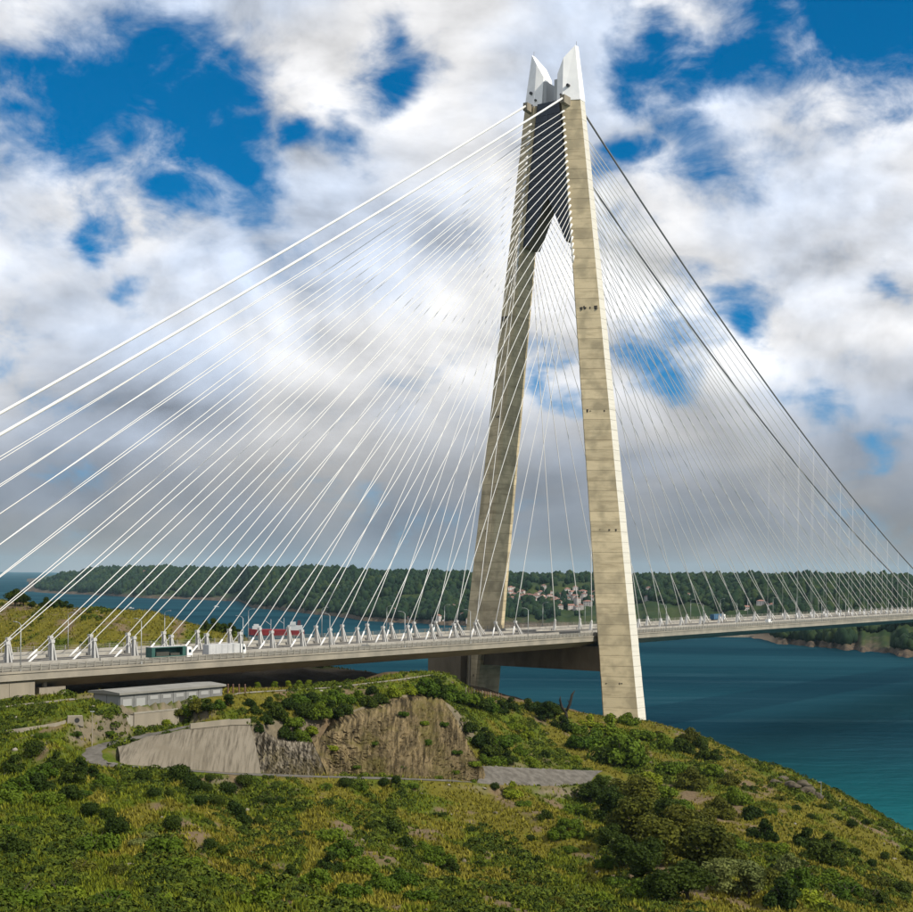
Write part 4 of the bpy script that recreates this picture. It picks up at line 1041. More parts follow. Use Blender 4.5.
houses(12, 130, 235, 0.25, 0.7, 'tiny pale houses on the wooded far headland', 'houses on the far headland', None, 25)
houses(7, 430, 470, 0.3, 0.5, 'pale houses on the hillside above the waterfront', 'houses above the waterfront', None, 20)
houses(5, 645, 690, 0.28, 0.5, 'small houses just beyond the near tower leg', 'houses beyond the near tower leg', None, 18)
houses(4, 720, 780, 0.22, 0.34, 'low buildings behind the main span', 'buildings behind the main span', None, 18)
X, Y, Z = (float(q[0]) for q in far_at(np.array([147.0]), np.array([0.5])))
e = empty('lighthouse', (X, Y, Z), 0, label='white lighthouse tower on the wooded far headland', cat='lighthouse')
q = MB(); q.tube([(0, 0, -3), (0, 0, 24)], [4.5, 3.2], 12); q.build('shaft', 'ship_white', e)
q = MB(); q.tube([(0, 0, 24), (0, 0, 28)], [2.4, 2.2], 10); q.tube([(0, 0, 28), (0, 0, 30)], [2.6, 0.3], 10); q.build('lantern', 'ship_white', e)
# concrete jetty on the far beach
p = at(742, 636.5, 1990)
e = empty('jetty', (p.x, p.y, 0), R(-4), label='low concrete jetty in front of the sandy far beach', cat='jetty')
q = MB(); q.box(-75, 60, -4, 4, -2, 2.6); q.build('quay', 'concrete_pale', e); q = MB(); q.box(-50, -38, -3, 3, 2.6, 6.5); q.build('shed', 'concrete_grey', e)

# fence at the far leg, posts under the deck
e = empty('site_fence', B(-20, 30, 0), BROT, label='reddish-brown post fence at the foot of the far tower leg', cat='fence')
material('rust', (0.12, 0.068, 0.046), rough=0.9)
for k in range(14):
    pt = hit(466 + k * 2.7, 694 + k * 0.45)
    if pt is None: continue
    q = MB(); loc = e.matrix_basis.inverted() @ pt
    q.box(loc.x - 0.12, loc.x + 0.12, loc.y - 0.12, loc.y + 0.12, pt.z - 0.5, pt.z + 2.3); q.build('post', 'rust' if k % 3 else 'concrete_pale', e)
for k, x in enumerate((228, 233, 239, 245)):
    pt = hit(x, 693)
    if pt is None: continue
    o = empty('marker_post', pt, 0, label=f'{ordinal(k + 1)} from the left of the rust-brown marker posts beside the path under the deck', cat='post', group='marker posts by the path')
    q = MB(); q.tube([(0, 0, -0.3), (0, 0, 2.2)], [0.28, 0.2], 8); q.build('shaft', 'rust', o); q = MB(); q.tube([(0, 0, 2.2), (0, 0, 2.5)], [0.3, 0.1], 8); q.build('cap', 'rust', o)

# ------------------------------------------------------------------ shrubs and trees, one by one
def leaf_mat(name, c1, c2, var):
    m = bpy.data.materials.new(name); m.use_nodes = True
    nt = m.node_tree; N, L = nt.nodes, nt.links; p = N['Principled BSDF']; p.inputs['Roughness'].default_value = 0.75; p.inputs['Specular IOR Level'].default_value = 0.12
    tc = N.new('ShaderNodeTexCoord'); n = N.new('ShaderNodeTexNoise'); L.new(tc.outputs['Object'], n.inputs['Vector']); n.inputs['Scale'].default_value = 2.2; n.inputs['Detail'].default_value = 3
    mr = N.new('ShaderNodeMapRange'); L.new(n.outputs[0], mr.inputs[0]); mr.inputs[1].default_value = 0.35; mr.inputs[2].default_value = 0.65
    att = N.new('ShaderNodeVertexColor'); att.layer_name = 'tone'
    ad = N.new('ShaderNodeMath'); ad.operation = 'MULTIPLY_ADD'; L.new(mr.outputs[0], ad.inputs[0]); ad.inputs[1].default_value = 0.45
    hf = N.new('ShaderNodeMath'); hf.operation = 'MULTIPLY'; L.new(att.outputs[0], hf.inputs[0]); hf.inputs[1].default_value = 0.55; L.new(hf.outputs[0], ad.inputs[2])
    mx = N.new('ShaderNodeMixRGB'); L.new(ad.outputs[0], mx.inputs[0]); mx.inputs[1].default_value = (*c1, 1); mx.inputs[2].default_value = (*c2, 1)
    oi = N.new('ShaderNodeObjectInfo'); hs = N.new('ShaderNodeHueSaturation')
    v1 = N.new('ShaderNodeMapRange'); L.new(oi.outputs['Random'], v1.inputs[0]); v1.inputs[3].default_value = 1 - var; v1.inputs[4].default_value = 1 + var; L.new(v1.outputs[0], hs.inputs['Value'])
    v2 = N.new('ShaderNodeMapRange'); L.new(oi.outputs['Random'], v2.inputs[0]); v2.inputs[3].default_value = 0.515; v2.inputs[4].default_value = 0.485; L.new(v2.outputs[0], hs.inputs['Hue'])
    L.new(mx.outputs[0], hs.inputs['Color']); L.new(hs.outputs[0], p.inputs['Base Color'])
    tr = N.new('ShaderNodeBsdfTranslucent'); L.new(hs.outputs[0], tr.inputs[0])
    ms = N.new('ShaderNodeMixShader'); ms.inputs[0].default_value = 0.22; L.new(p.outputs[0], ms.inputs[1]); L.new(tr.outputs[0], ms.inputs[2]); L.new(ms.outputs[0], N['Material Output'].inputs[0])
    MAT[name] = m
leaf_mat('leaf_dark', (0.016, 0.028, 0.002), (0.042, 0.066, 0.006), 0.25)
leaf_mat('leaf_green', (0.038, 0.067, 0.004), (0.097, 0.149, 0.010), 0.25)
leaf_mat('leaf_bright', (0.086, 0.122, 0.006), (0.185, 0.227, 0.014), 0.25)
leaf_mat('leaf_olive', (0.039, 0.044, 0.005), (0.107, 0.112, 0.012), 0.25)
leaf_mat('leaf_pale', (0.065, 0.084, 0.020), (0.153, 0.173, 0.050), 0.25)
material('bark', (0.065, 0.048, 0.032), (0.040, 0.030, 0.021), 2.0, 0.95)
material('dead_wood', (0.028, 0.024, 0.018), (0.016, 0.014, 0.011), 2.0, 0.95)
COLOUR = {'d': ('leaf_dark', 'dark green'), 'g': ('leaf_green', 'mid-green'), 'b': ('leaf_bright', 'yellow-green'), 'o': ('leaf_olive', 'olive-brown'), 'p': ('leaf_pale', 'pale green')}
def crown_mesh(name, lobes, n, leaf, mat, seed):
    r_ = np.random.RandomState(seed)
    lob = np.array(lobes, float); wt = lob[:, 3] ** 2; wt /= wt.sum()
    k = r_.choice(len(lob), n * 2, p=wt); d = r_.normal(size=(n * 2, 3)); d /= np.linalg.norm(d, axis=1)[:, None]
    d[:, 2] = np.where(d[:, 2] < -0.55, -d[:, 2], d[:, 2])
    lump = 0.84 + 0.34 * fbm(d[:, 0] * 2.2 + k * 3.1 + seed, d[:, 1] * 2.2 + d[:, 2] * 2.7 + 9, 3)
    rad = lob[k, 3] * lump * (0.72 + 0.42 * r_.rand(n * 2))
    p = lob[k, :3] + d * rad[:, None] * np.array([1, 1, 0.92])
    ins = np.zeros(n * 2, bool)
    for j, q in enumerate(lob): ins |= (np.linalg.norm(p - q[:3], axis=1) < q[3] * 0.74) & (k != j)
    keep = np.nonzero(~ins & (p[:, 2] > 0.02))[0][:n]; p, d, k = p[keep], d[keep], k[keep]; m = len(p)
    nr = d + r_.normal(size=(m, 3)) * 0.55; nr /= np.linalg.norm(nr, axis=1)[:, None]
    t = np.cross(nr, r_.normal(size=(m, 3))); t /= np.linalg.norm(t, axis=1)[:, None] + 1e-9; b = np.cross(nr, t)
    sz = leaf * (0.55 + 0.9 * r_.rand(m))[:, None]
    V = np.stack([p - t * sz * 0.55, p - b * sz * 0.4 + nr * sz * 0.12, p + t * sz * 0.6, p + b * sz * 0.4 + nr * sz * 0.12], 1).reshape(-1, 3)
    Fq = np.arange(m * 4).reshape(-1, 4)
    tone = np.repeat(np.clip(0.5 * r_.rand(m) + 0.5 * r_.rand(len(lob))[k], 0, 1), 4)
    # solid filler core per lobe in the darkest leaf tone
    cv, cf, ct = [], [], []
    for q in lob:
        cf.append(ICO_F + len(V) + 12 * len(cv)); cv.append(q[:3] + ICO_V * q[3] * 0.74 * np.array([1, 1, 0.9])); ct.append(np.zeros(12))
    V = np.concatenate([V] + cv); tone = np.concatenate([tone] + ct)
    tri = np.concatenate([Fq[:, [0, 1, 2]], Fq[:, [0, 2, 3]]] + cf)
    return np_mesh(name, V, tri, mat, False, np.stack([tone, tone, tone, tone * 0 + 1], -1))
def lobes_for(kind, seed):
    q = random.Random(seed); L_ = []
    if kind == 'round':
        L_.append((0, 0, 0.85, 0.88))
        for i in range(5): a = i * 1.26 + q.random(); L_.append((0.38 * math.cos(a), 0.38 * math.sin(a), 0.72 + 0.4 * q.random(), 0.58))
    elif kind == 'bush':
        for i in range(13):
            a = q.random() * 6.28; rr = 0.82 * q.random() ** 0.6; L_.append((rr * math.cos(a), rr * math.sin(a), 0.22 + (0.95 - rr) * q.random(), 0.19 + 0.28 * q.random()))
    elif kind == 'low':
        for i in range(9):
            a = q.random() * 6.28; rr = 0.75 * q.random() ** 0.5; L_.append((rr * math.cos(a), rr * math.sin(a), 0.22 + 0.16 * q.random(), 0.26 + 0.2 * q.random()))
    else:   # tree
        for i in range(15):
            a = q.random() * 6.28; h = q.random(); rr = (0.72 - 0.45 * abs(h - 0.35)) * q.random() ** 0.5
            L_.append((rr * math.cos(a), rr * math.sin(a), 0.65 + 1.25 * h, 0.30 + 0.22 * q.random()))
    return L_
def stem_mesh(kind, seed):
    q = random.Random(seed + 50); m_ = MB(); hgt = 1.3 if kind == 'tree' else 0.6; r0 = 0.085 if kind == 'tree' else 0.05
    m_.tube([(0, 0, -0.35), (0.03, 0.02, hgt * 0.5), (0.0, 0.05, hgt)], [r0, r0 * 0.75, r0 * 0.4], 6)
    for i in range(5):
        a = i * 1.3 + q.random(); z = hgt * (0.25 + 0.12 * i); l_ = 0.45 + 0.25 * q.random()
        m_.tube([(0, 0, z), (l_ * 0.5 * math.cos(a), l_ * 0.5 * math.sin(a), z + 0.22), (l_ * math.cos(a), l_ * math.sin(a), z + 0.5)], [r0 * 0.5, r0 * 0.35, r0 * 0.15], 5)
    return m_.mesh('stem', 'bark', True)
PROTO = {}
def proto(kind, col, var):
    key = (kind, col, var)
    if key not in PROTO:
        sd = hash_seed(kind + col) + var * 13
        n, leaf = {'round': (1100, 0.15), 'bush': (1500, 0.135), 'low': (1000, 0.13), 'tree': (1900, 0.12)}[kind]
        PROTO[key] = (crown_mesh('crown', lobes_for(kind, sd), n, leaf, COLOUR[col][0], sd), stem_mesh(kind, sd))
    return PROTO[key]
def hash_seed(t): return sum((i + 1) * ord(c) for i, c in enumerate(t)) % 1000
NOUN = {'round': ('round shrub', 'shrub'), 'bush': ('bush', 'bush'), 'low': ('low spreading bush', 'bush'), 'tree': ('tree', 'tree')}
rv = random.Random(21)
ZONES = {
 'on the slope below the hairpin bend': [(34, 757, 18, 'round', 'd'), (143, 784, 14, 'round', 'd'), (154, 798, 12, 'round', 'd'), (169, 797, 8, 'round', 'd'), (180, 783, 19, 'round', 'd'), (192, 792, 17, 'round', 'd'), (207, 793, 10, 'round', 'd'), (200, 807, 13, 'round', 'd'), (210, 782, 9, 'round', 'd'),
    (228, 796, 17, 'round', 'd'), (244, 786, 14, 'round', 'd'), (217, 807, 13, 'round', 'd'), (235, 816, 20, 'bush', 'd'), (243, 825, 18, 'bush', 'd'), (258, 825, 13, 'bush', 'd'), (172, 833, 17, 'round', 'd'), (70, 800, 22, 'bush', 'd'), (82, 796, 14, 'bush', 'g'), (90, 817, 15, 'round', 'd'), (107, 821, 15, 'round', 'd'), (117, 836, 21, 'round', 'd'),
    (93, 852, 40, 'low', 'g'), (78, 871, 28, 'low', 'o'), (13, 855, 30, 'bush', 'd'), (4, 803, 30, 'bush', 'g'), (20, 793, 26, 'bush', 'g'), (36, 792, 28, 'bush', 'd'), (50, 803, 24, 'bush', 'g'), (62, 816, 18, 'bush', 'g'), (14, 772, 24, 'bush', 'd'), (44, 777, 24, 'bush', 'g'), (56, 767, 18, 'bush', 'd'), (79, 772, 20, 'bush', 'd'), (70, 783, 22, 'bush', 'd'), (92, 778, 18, 'bush', 'd'), (103, 786, 18, 'bush', 'g'), (122, 790, 14, 'bush', 'b'),
    (30, 822, 20, 'low', 'g'), (8, 832, 20, 'low', 'g'), (128, 805, 14, 'low', 'b'), (140, 845, 18, 'low', 'p'), (115, 875, 22, 'low', 'o'), (128, 890, 20, 'low', 'o')],
 'on the open slope at the bottom': [(163, 853, 34, 'bush', 'g'), (183, 870, 32, 'bush', 'g'), (195, 884, 24, 'low', 'g'), (150, 838, 16, 'low', 'p'), (210, 851, 12, 'round', 'd'), (222, 856, 10, 'round', 'd'), (273, 803, 18, 'low', 'd'), (262, 800, 12, 'low', 'd'), (286, 812, 14, 'low', 'g'), (302, 806, 14, 'low', 'd'), (300, 836, 16, 'low', 'd'), (270, 850, 16, 'low', 'd'), (265, 874, 18, 'bush', 'd'), (290, 878, 20, 'bush', 'd'),
    (345, 789, 12, 'round', 'd'), (384, 787, 9, 'round', 'd'), (396, 786, 9, 'round', 'd'), (412, 788, 12, 'bush', 'g'), (362, 790, 12, 'bush', 'g'), (325, 789, 14, 'low', 'g'), (390, 834, 20, 'bush', 'd'), (372, 830, 16, 'bush', 'd'), (405, 847, 16, 'bush', 'd'), (438, 864, 24, 'bush', 'g'), (424, 852, 18, 'bush', 'g'), (450, 874, 20, 'bush', 'd'), (330, 840, 28, 'bush', 'g'), (345, 857, 30, 'bush', 'g'), (362, 872, 30, 'bush', 'g'), (330, 872, 26, 'bush', 'd'), (316, 887, 28, 'bush', 'g'), (380, 892, 28, 'bush', 'g'), (402, 884, 24, 'bush', 'g'), (350, 898, 30, 'bush', 'g'), (420, 902, 28, 'bush', 'g'), (308, 907, 30, 'low', 'b'),
    (440, 816, 12, 'low', 'd'), (470, 831, 10, 'low', 'd'), (495, 791, 8, 'round', 'd'), (512, 797, 18, 'bush', 'b'), (524, 807, 14, 'bush', 'g'), (546, 818, 12, 'bush', 'd'), (537, 866, 14, 'bush', 'd'), (530, 839, 10, 'low', 'd'), (571, 852, 12, 'bush', 'g'), (500, 861, 10, 'low', 'd'), (480, 892, 14, 'low', 'd'), (462, 907, 18, 'low', 'g'), (555, 906, 16, 'bush', 'o'), (590, 884, 14, 'bush', 'o'), (602, 903, 20, 'bush', 'b'), (262, 905, 34, 'bush', 'b'), (225, 880, 22, 'low', 'b'), (240, 900, 20, 'low', 'o'), (60, 900, 40, 'low', 'b'), (20, 905, 44, 'low', 'g'), (110, 908, 36, 'low', 'g'), (160, 905, 30, 'low', 'b')],
 'in the wooded hollow': [(631, 842, 42, 'tree', 'o'), (612, 824, 32, 'tree', 'd'), (590, 803, 24, 'tree', 'd'), (601, 793, 16, 'tree', 'd'), (576, 814, 22, 'bush', 'g'), (568, 828, 20, 'bush', 'g'), (560, 838, 18, 'bush', 'g'), (642, 818, 38, 'tree', 'o'), (660, 864, 46, 'tree', 'o'), (648, 884, 40, 'tree', 'd'), (682, 848, 44, 'tree', 'o'), (702, 874, 46, 'tree', 'o'), (688, 900, 42, 'tree', 'd'), (720, 852, 34, 'bush', 'o'), (737, 874, 36, 'bush', 'o'), (718, 893, 36, 'tree', 'p'), (748, 899, 38, 'tree', 'p'), (660, 906, 36, 'tree', 'd'), (628, 868, 34, 'tree', 'd'), (640, 898, 26, 'bush', 'g'), (762, 884, 36, 'bush', 'o'), (782, 904, 40, 'bush', 'd'),
    (620, 806, 28, 'tree', 'o'), (625, 852, 28, 'bush', 'p'), (650, 838, 30, 'bush', 'p'), (700, 850, 30, 'bush', 'o'), (665, 830, 32, 'tree', 'd'), (700, 832, 28, 'bush', 'o'), (735, 850, 24, 'bush', 'g'), (610, 850, 24, 'tree', 'd'), (606, 868, 20, 'bush', 'g'), (618, 886, 22, 'bush', 'g'), (580, 838, 16, 'bush', 'g')],
 'on the ridge above the sea': [(764, 840, 26, 'bush', 'd'), (735, 803, 24, 'bush', 'g'), (720, 818, 26, 'bush', 'o'), (752, 818, 20, 'bush', 'd'), (700, 822, 28, 'bush', 'o'), (680, 812, 26, 'bush', 'g'), (819, 862, 32, 'bush', 'd'), (806, 848, 26, 'bush', 'd'), (830, 850, 24, 'bush', 'd'), (855, 858, 10, 'round', 'd'), (852, 828, 9, 'round', 'd'), (846, 898, 36, 'low', 'g'), (870, 903, 30, 'low', 'd'), (820, 905, 40, 'low', 'b'), (800, 888, 30, 'bush', 'g'), (880, 885, 22, 'low', 'o'), (905, 893, 18, 'bush', 'd'), (907, 858, 14, 'bush', 'd'), (866, 825, 9, 'bush', 'd'), (832, 888, 30, 'bush', 'g'), (790, 872, 26, 'bush', 'p'), (775, 852, 24, 'bush', 'g'), (660, 797, 24, 'bush', 'g'), (650, 783, 20, 'bush', 'b'), (692, 788, 26, 'bush', 'o'), (670, 773, 24, 'bush', 'g'), (712, 775, 20, 'bush', 'g'), (730, 785, 18, 'bush', 'o'), (705, 760, 18, 'bush', 'd'), (750, 790, 14, 'low', 'd'), (780, 800, 12, 'low', 'o'), (812, 818, 10, 'low', 'd'), (795, 810, 12, 'low', 'd'), (840, 868, 9, 'round', 'd'), (872, 868, 8, 'round', 'd'), (885, 860, 8, 'round', 'd'), (770, 815, 12, 'low', 'g'), (826, 808, 12, 'low', 'd'), (838, 820, 8, 'low', 'd')],
 'around the foot of the tower': [(620, 764, 46, 'bush', 'g'), (597, 748, 28, 'bush', 'g'), (610, 737, 26, 'bush', 'b'), (640, 738, 22, 'bush', 'g'), (580, 748, 26, 'bush', 'g'), (574, 733, 22, 'bush', 'g'), (590, 727, 18, 'bush', 'b'), (562, 730, 18, 'bush', 'd'), (665, 751, 26, 'bush', 'g'), (682, 753, 24, 'bush', 'd'), (655, 737, 14, 'bush', 'o'), (670, 725, 14, 'bush', 'b'), (690, 741, 18, 'bush', 'o'), (702, 748, 16, 'bush', 'd'), (716, 761, 16, 'bush', 'd'), (555, 720, 16, 'tree', 'd'), (545, 722, 20, 'tree', 'd'), (537, 714, 18, 'bush', 'd'), (528, 710, 18, 'bush', 'd'), (628, 724, 16, 'bush', 'g'), (602, 763, 22, 'bush', 'd'), (640, 758, 20, 'bush', 'o'), (575, 762, 12, 'bush', 'b')],
 'on the shoulder right of the rock face': [(425, 695, 26, 'bush', 'g'), (437, 700, 22, 'bush', 'd'), (450, 700, 26, 'bush', 'g'), (463, 703, 22, 'bush', 'g'), (475, 708, 22, 'bush', 'd'), (488, 711, 20, 'bush', 'g'), (500, 712, 18, 'bush', 'd'), (511, 709, 16, 'bush', 'd'), (485, 738, 16, 'bush', 'd'), (470, 731, 14, 'bush', 'd'), (478, 748, 18, 'bush', 'd'), (490, 755, 22, 'bush', 'd'), (500, 747, 24, 'bush', 'g'), (512, 742, 16, 'bush', 'g'), (495, 766, 20, 'bush', 'g'), (507, 762, 18, 'bush', 'd'), (520, 755, 14, 'bush', 'g'), (532, 766, 14, 'bush', 'b'), (513, 729, 16, 'bush', 'b'), (525, 737, 14, 'bush', 'b'), (484, 764, 14, 'bush', 'g'), (545, 757, 10, 'bush', 'd')],
 'in the thicket below the deck': [(270, 710, 18, 'bush', 'd'), (278, 719, 20, 'bush', 'd'), (287, 709, 18, 'bush', 'd'), (297, 705, 18, 'bush', 'g'), (305, 718, 22, 'bush', 'd'), (290, 731, 22, 'bush', 'g'), (283, 740, 18, 'bush', 'd'), (297, 742, 16, 'bush', 'g'), (310, 703, 18, 'bush', 'd'), (322, 703, 20, 'bush', 'g'), (335, 704, 22, 'bush', 'g'), (346, 703, 20, 'bush', 'g'), (332, 718, 20, 'bush', 'd'), (318, 718, 22, 'bush', 'g'), (346, 714, 18, 'bush', 'd'), (357, 702, 18, 'bush', 'g'), (368, 706, 18, 'bush', 'd'), (377, 703, 16, 'bush', 'd'), (372, 694, 12, 'bush', 'd'), (301, 746, 14, 'bush', 'g'), (265, 724, 14, 'bush', 'd'), (258, 734, 12, 'bush', 'd'), (310, 738, 14, 'bush', 'b'), (250, 706, 12, 'bush', 'd'), (254, 714, 12, 'bush', 'd'), (382, 712, 12, 'bush', 'g'), (395, 696, 16, 'bush', 'b'), (408, 694, 16, 'bush', 'b')],
 'beside the utility building': [(186, 718, 16, 'bush', 'g'), (197, 714, 16, 'bush', 'o'), (208, 711, 14, 'bush', 'd'), (218, 709, 14, 'bush', 'g'), (176, 719, 14, 'bush', 'o'), (130, 742, 8, 'bush', 'd'), (187, 724, 6, 'round', 'd'), (228, 706, 11, 'tree', 'd'), (110, 735, 12, 'low', 'g'), (165, 724, 12, 'low', 'b'), (40, 738, 14, 'low', 'g'), (18, 748, 16, 'low', 'b'), (60, 745, 14, 'low', 'b'), (75, 738, 12, 'low', 'g')],
}
def plant(x, y, w, kind, col, label, grp, base=None):
    pt = base or hit(x, y)
    if pt is None: return
    crown, stem = proto(kind, col, rv.randrange(2))
    rad = w * 0.5 / F * pt.y * 1.25
    o = empty(NOUN[kind][0].replace(' ', '_'), pt - Vector((0, 0, 0.15 * rad)), rv.random() * 6.28, label=label, cat=NOUN[kind][1], group=grp)
    f = rv.uniform(0.85, 1.1); o.scale = (rad, rad * rv.uniform(0.9, 1.1), rad * f * (0.8 if kind == 'tree' else 1.0))
    link('crown', crown, o); link('stem', stem, o)
for zone, items in ZONES.items():
    by = {}
    for it in items: by.setdefault((it[3], it[4]), []).append(it)
    for (kind, col), lst in by.items():
        lst.sort(key=lambda q: q[0])
        for i, (x, y, w, _k, _c) in enumerate(lst):
            nm = f'{COLOUR[col][1]} {NOUN[kind][0]}'
            lab = f'{ordinal(i + 1)} {nm} from the left {zone}' if len(lst) > 1 else f'single {nm} {zone}'
            plant(x, y, w, kind, col, lab, 'plants ' + zone)
_rk = sorted([(18, 30), (40, 12), (62, 24), (88, 36), (104, 8), (120, 20), (133, 33), (150, 6), (160, 26), (172, 14), (186, 30), (196, 10), (75, 5), (112, 30)])
for i, (a, b) in enumerate(_rk):
    plant(0, 0, rv.uniform(7, 13), 'low', 'g' if i % 3 else 'b', f'{ordinal(i + 1)} small bush from the left clinging to the brown rock face', 'bushes clinging to the rock face', Vector(ROCKV[b * 211 + a]))
# conifers and dark bushes on the headland behind the deck
def ground_at(x, Z):
    X = (x - CX) / F * Z; return Vector((X, Z, float(H(X, Z))))
hb = [(15, 548, 16), (24, 552, 12), (32, 546, 8), (47, 550, 13), (58, 552, 16), (67, 548, 10), (206, 545, 12), (214, 552, 15), (223, 556, 15), (231, 560, 14), (239, 566, 12)]
for i, (x, Z, w) in enumerate(hb):
    plant(x, 0, w, 'bush' if i > 2 else 'tree', 'd', f'{ordinal(i + 1)} dark bush from the left along the skyline of the grassy headland', 'dark bushes on the headland', ground_at(x, Z))
for i, x in enumerate((257, 275, 288, 299, 309)):
    plant(x, 689.5 - i * 0.7, 7, 'tree', 'b', f'{ordinal(i + 1)} young leafy sapling from the left beside the path under the deck', 'saplings by the path')
# bare dead tree near the tower
p = hit(566, 726) or ground_at(566, 520)
e = empty('dead_tree', p, 0.4, label='dark forked dead tree standing against the water left of the near tower leg', cat='tree')
q = MB(); q.tube([(0, 0, -0.6), (0.2, 0, 3.0), (-0.1, 0, 5.5)], [0.75, 0.6, 0.45], 8); q.build('trunk', 'dead_wood', e, True)
for pts, r_ in (([(-0.1, 0, 5.0), (1.6, 0.2, 8.0), (2.4, 0, 11.5), (3.6, 0.1, 13.0)], (0.45, 0.55, 0.42, 0.1)), ([(-0.1, 0, 4.6), (-1.8, 0.2, 7.2), (-2.6, 0, 9.6), (-2.4, 0.1, 11.0)], (0.42, 0.5, 0.4, 0.1)), ([(1.6, 0.2, 8), (0.8, 0.6, 9.6)], (0.25, 0.08)), ([(-1.8, 0.2, 7.2), (-3.4, 0.5, 8.2)], (0.25, 0.08))):
    q = MB(); q.tube(pts, list(r_), 7); q.build('limb', 'dead_wood', e, True)

# weathered rocks on the point above the sea
def boulder_mesh(seed):
    r_ = np.random.RandomState(seed); V = ICO_V.copy(); Fm = ICO_F
    for _ in range(2):
        mids = {}; V = list(map(tuple, V)); nf = []
        for a, b, c in Fm:
            k = []
            for i, j in ((a, b), (b, c), (c, a)):
                key = (min(i, j), max(i, j))
                if key not in mids:
                    m = (np.array(V[i]) + np.array(V[j])) / 2; mids[key] = len(V); V.append(tuple(m / np.linalg.norm(m)))
                k.append(mids[key])
            nf += [(a, k[0], k[2]), (b, k[1], k[0]), (c, k[2], k[1]), tuple(k)]
        V = np.array(V); Fm = np.array(nf)
    n = fbm(V[:, 0] * 1.7 + seed * 3.3 + 9, V[:, 1] * 1.7 + V[:, 2] * 2.1 + 5, 4, 0.6)
    V = V * (0.25 + 1.55 * n)[:, None] * np.array([1.5, 1.0, 0.7])
    t = np.clip(r_.rand(len(V)) * 0.6 + 0.2, 0, 1)
    return np_mesh('boulder', V, Fm, 'rock_grey', False, np.stack([t, t, t, t * 0 + 1], -1))
toned('rock_grey', [(0.045, 0.037, 0.026), (0.08, 0.066, 0.046), (0.13, 0.108, 0.078)])
BM = [boulder_mesh(q_) for q_ in range(3)]
for i, (x, y, w) in enumerate(((776, 783, 5), (784, 780, 7), (792, 787, 9), (800, 786, 8), (806, 792, 8), (811, 795, 6), (817, 797, 5))):
    pt = hit(x, y)
    if pt is None: continue
    o = link('boulder', BM[i % 3]); o.location = pt; o.rotation_euler = (0.2 * i, 0.1, 0.9 * i); sc_ = w / F * pt.y * 0.8; o.scale = (sc_, sc_, sc_)
    tag(o, f'{ordinal(i + 1)} from the left of the grey-brown rocks on the point above the sea', 'rock', 'rocks on the point')

# ------------------------------------------------------------------ grass and undergrowth (uncountable)
rg = np.random.RandomState(5)
def scatter(n, y0=135.0, y1=640.0, bias=1.6):
    Y = y0 + (y1 - y0) * rg.rand(n) ** bias
    X = (rg.rand(n) * 1.16 - 0.58) * 913.0 / F * Y
    Z = H(X, Y); ok = (Z > 3.0) & (X > GX0) & (X < GX1)
    for pl, w in ((ROAD, 4.0), (HAIR, 2.8), (CREST, 2.2), (MID, 5.0), ([P3(*q_) for q_ in ((470, 779, 389), (540, 776, 409), (605, 775, 428))], 5.5)):
        ok &= poly_dist(X, Y, pl)[0] > w
    U = (X - TX) * AX + (Y - TY) * AY; V_ = -(X - TX) * AY + (Y - TY) * AX
    ok &= ~((np.abs(V_) < 31) & (U < 12)); 
    Ub = (X - BC.x) * AX + (Y - BC.y) * AY; Vb = -(X - BC.x) * AY + (Y - BC.y) * AX
    ok &= ~((Ub > -3) & (Ub < 39) & (Vb > -4.5) & (Vb < 12))
    ok &= rg.rand(n) > 0.85 * dirt_mask(X, Y)
    return X[ok], Y[ok], Z[ok]
toned('grass_dry', [(0.084, 0.076, 0.005), (0.160, 0.142, 0.012), (0.27, 0.235, 0.04)])
toned('grass_green', [(0.048, 0.062, 0.003), (0.102, 0.120, 0.006), (0.180, 0.192, 0.014)])
toned('scrub', [(0.012, 0.022, 0.002), (0.040, 0.060, 0.004), (0.105, 0.125, 0.010)])
def blades(name, X, Y, Z, mat, hgt, nb_, seed):
    r_ = np.random.RandomState(seed); n = len(X)
    a = r_.rand(n, nb_) * 6.283; sp = r_.rand(n, nb_) * 0.35; h = hgt * (0.5 + 0.9 * r_.rand(n, nb_)) * (0.7 + 0.6 * r_.rand(n, 1)); w = 0.13 + 0.13 * r_.rand(n, nb_)
    bx = X[:, None] + sp * np.cos(a * 1.7); by = Y[:, None] + sp * np.sin(a * 1.7); bz = np.repeat(Z[:, None], nb_, 1) - 0.1
    lean = 0.25 + 0.5 * r_.rand(n, nb_)
    v0 = np.stack([bx - w * np.sin(a), by + w * np.cos(a), bz], -1); v1 = np.stack([bx + w * np.sin(a), by - w * np.cos(a), bz], -1)
    v2 = np.stack([bx + lean * h * np.cos(a), by + lean * h * np.sin(a), bz + h], -1)
    V = np.stack([v0, v1, v2], 2).reshape(-1, 3); Fm = np.arange(len(V)).reshape(-1, 3)
    t = np.repeat(np.clip(0.25 + 0.5 * fbm(X / 5 + seed, Y / 5, 3) + 0.5 * (r_.rand(n) - 0.5), 0, 1), nb_ * 3)
    return link(name, np_mesh(name, V, Fm, mat, False, np.stack([t, t, t, t * 0 + 1], -1)))
X, Y, Z = scatter(150000)
gm = np.clip(green_mask(X, Y) + (rg.rand(len(X)) - 0.5) * 0.5, 0, 1) > 0.5
tag(blades('dry_grass', X[~gm], Y[~gm], Z[~gm], 'grass_dry', 0.75, 4, 3), 'dry yellow grass over the slopes', 'grass', kind='stuff')
tag(blades('green_grass', X[gm], Y[gm], Z[gm], 'grass_green', 0.8, 4, 4), 'green grass and weeds over the slopes', 'grass', kind='stuff')
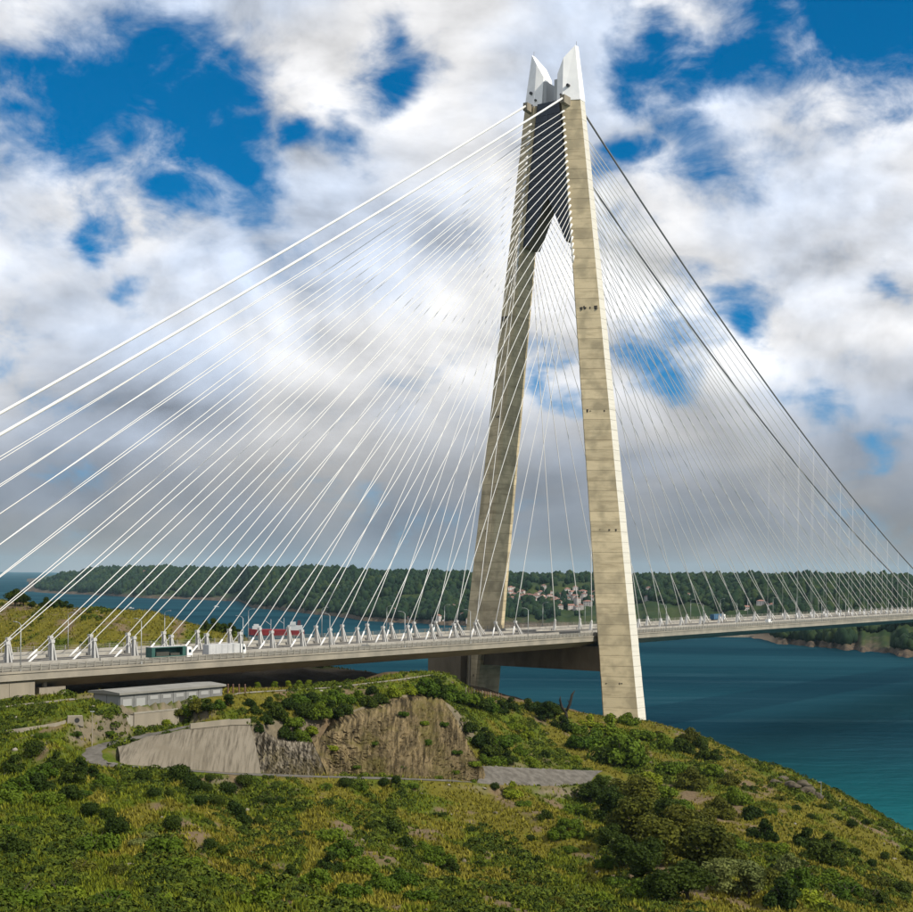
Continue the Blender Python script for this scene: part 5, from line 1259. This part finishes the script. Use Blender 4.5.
def scrub(n, seed):
    X, Y, Z = scatter(n, 140, 620, 1.35)
    g = fbm((X * 0.98 + Y * 0.24) / 9 + 31, (-X * 0.24 + Y * 0.97) / 40 + 7, 4) + 0.22 * (green_mask(X, Y) - 0.35)
    keep = g > 0.535; X, Y, Z = X[keep], Y[keep], Z[keep]
    r_ = np.random.RandomState(seed); m = len(X); k = 64
    R_ = (0.35 + 1.5 * r_.rand(m) ** 2.2 * sstep(0.53, 0.66, g[keep]))[:, None, None]
    d = r_.normal(size=(m, k, 3)); d /= np.linalg.norm(d, axis=2)[:, :, None]; d[..., 2] = np.abs(d[..., 2])
    c = np.stack([X, Y, Z], -1)[:, None] + d * R_ * np.array([1, 1, 0.85])
    nr = d + r_.normal(size=d.shape) * 0.5; nr /= np.linalg.norm(nr, axis=2)[..., None]
    t = np.cross(nr, r_.normal(size=d.shape)); t /= np.linalg.norm(t, axis=2)[..., None] + 1e-9; b = np.cross(nr, t); s_ = 0.13 + 0.12 * r_.rand(m, k, 1) + 0.14 * R_
    V = np.stack([c - t * s_, c + t * s_ * 0.8 + b * s_ * 0.5, c + t * s_ * 0.1 - b * s_ * 0.8], 2).reshape(-1, 3); Fm = np.arange(len(V)).reshape(-1, 3)
    tt = np.clip(np.repeat(r_.rand(m), k) * 0.65 + 0.35 * r_.rand(m * k), 0, 1).repeat(3)
    return link('undergrowth', np_mesh('undergrowth', V, Fm, 'scrub', False, np.stack([tt, tt, tt, tt * 0 + 1], -1)))
tag(scrub(34000, 8), 'low dark scrub scattered over the slopes', 'undergrowth', kind='stuff')

def stones(n, seed):
    X, Y, Z = scatter(n, 150, 560, 1.3); w = dirt_mask(X, Y); r_ = np.random.RandomState(seed)
    keep = r_.rand(len(X)) < 0.12 + 0.8 * w; X, Y, Z = X[keep], Y[keep], Z[keep]; m = len(X)
    R_ = 0.12 + 0.55 * r_.rand(m) ** 3
    V = ICO_V[None] * (R_[:, None] * np.stack([0.7 + 0.8 * r_.rand(m), 0.7 + 0.8 * r_.rand(m), 0.5 + 0.4 * r_.rand(m)], -1))[:, None] * (0.7 + 0.6 * r_.rand(m, 12, 1)) + np.stack([X, Y, Z + 0.1 * R_], -1)[:, None]
    Fm = ICO_F[None] + (np.arange(m) * 12)[:, None, None]; t = np.repeat(r_.rand(m), 12)
    return link('rubble', np_mesh('rubble', V.reshape(-1, 3), Fm.reshape(-1, 3), 'stone', False, np.stack([t, t, t, t * 0 + 1], -1)))
toned('stone', [(0.09, 0.075, 0.055), (0.17, 0.145, 0.11), (0.27, 0.245, 0.20)])
tag(stones(9000, 12), 'small pale stones and rubble on the bare patches of slope', 'rubble', kind='stuff')

# ------------------------------------------------------------------ thin sea haze
hz = bpy.data.materials.new('sea_haze'); hz.use_nodes = True
hn = hz.node_tree.nodes; hn.clear()
pv = hn.new('ShaderNodeVolumePrincipled'); pv.inputs['Color'].default_value = (0.50, 0.78, 0.95, 1); pv.inputs['Density'].default_value = 1.7e-5; pv.inputs['Anisotropy'].default_value = 0.0
ho = hn.new('ShaderNodeOutputMaterial'); hz.node_tree.links.new(pv.outputs[0], ho.inputs['Volume'])
MAT['sea_haze'] = hz
m_ = MB(); m_.box(-24100, 24100, -1600, 32100, -16.5, 345)
tag(m_.build('haze', 'sea_haze'), kind='stuff')
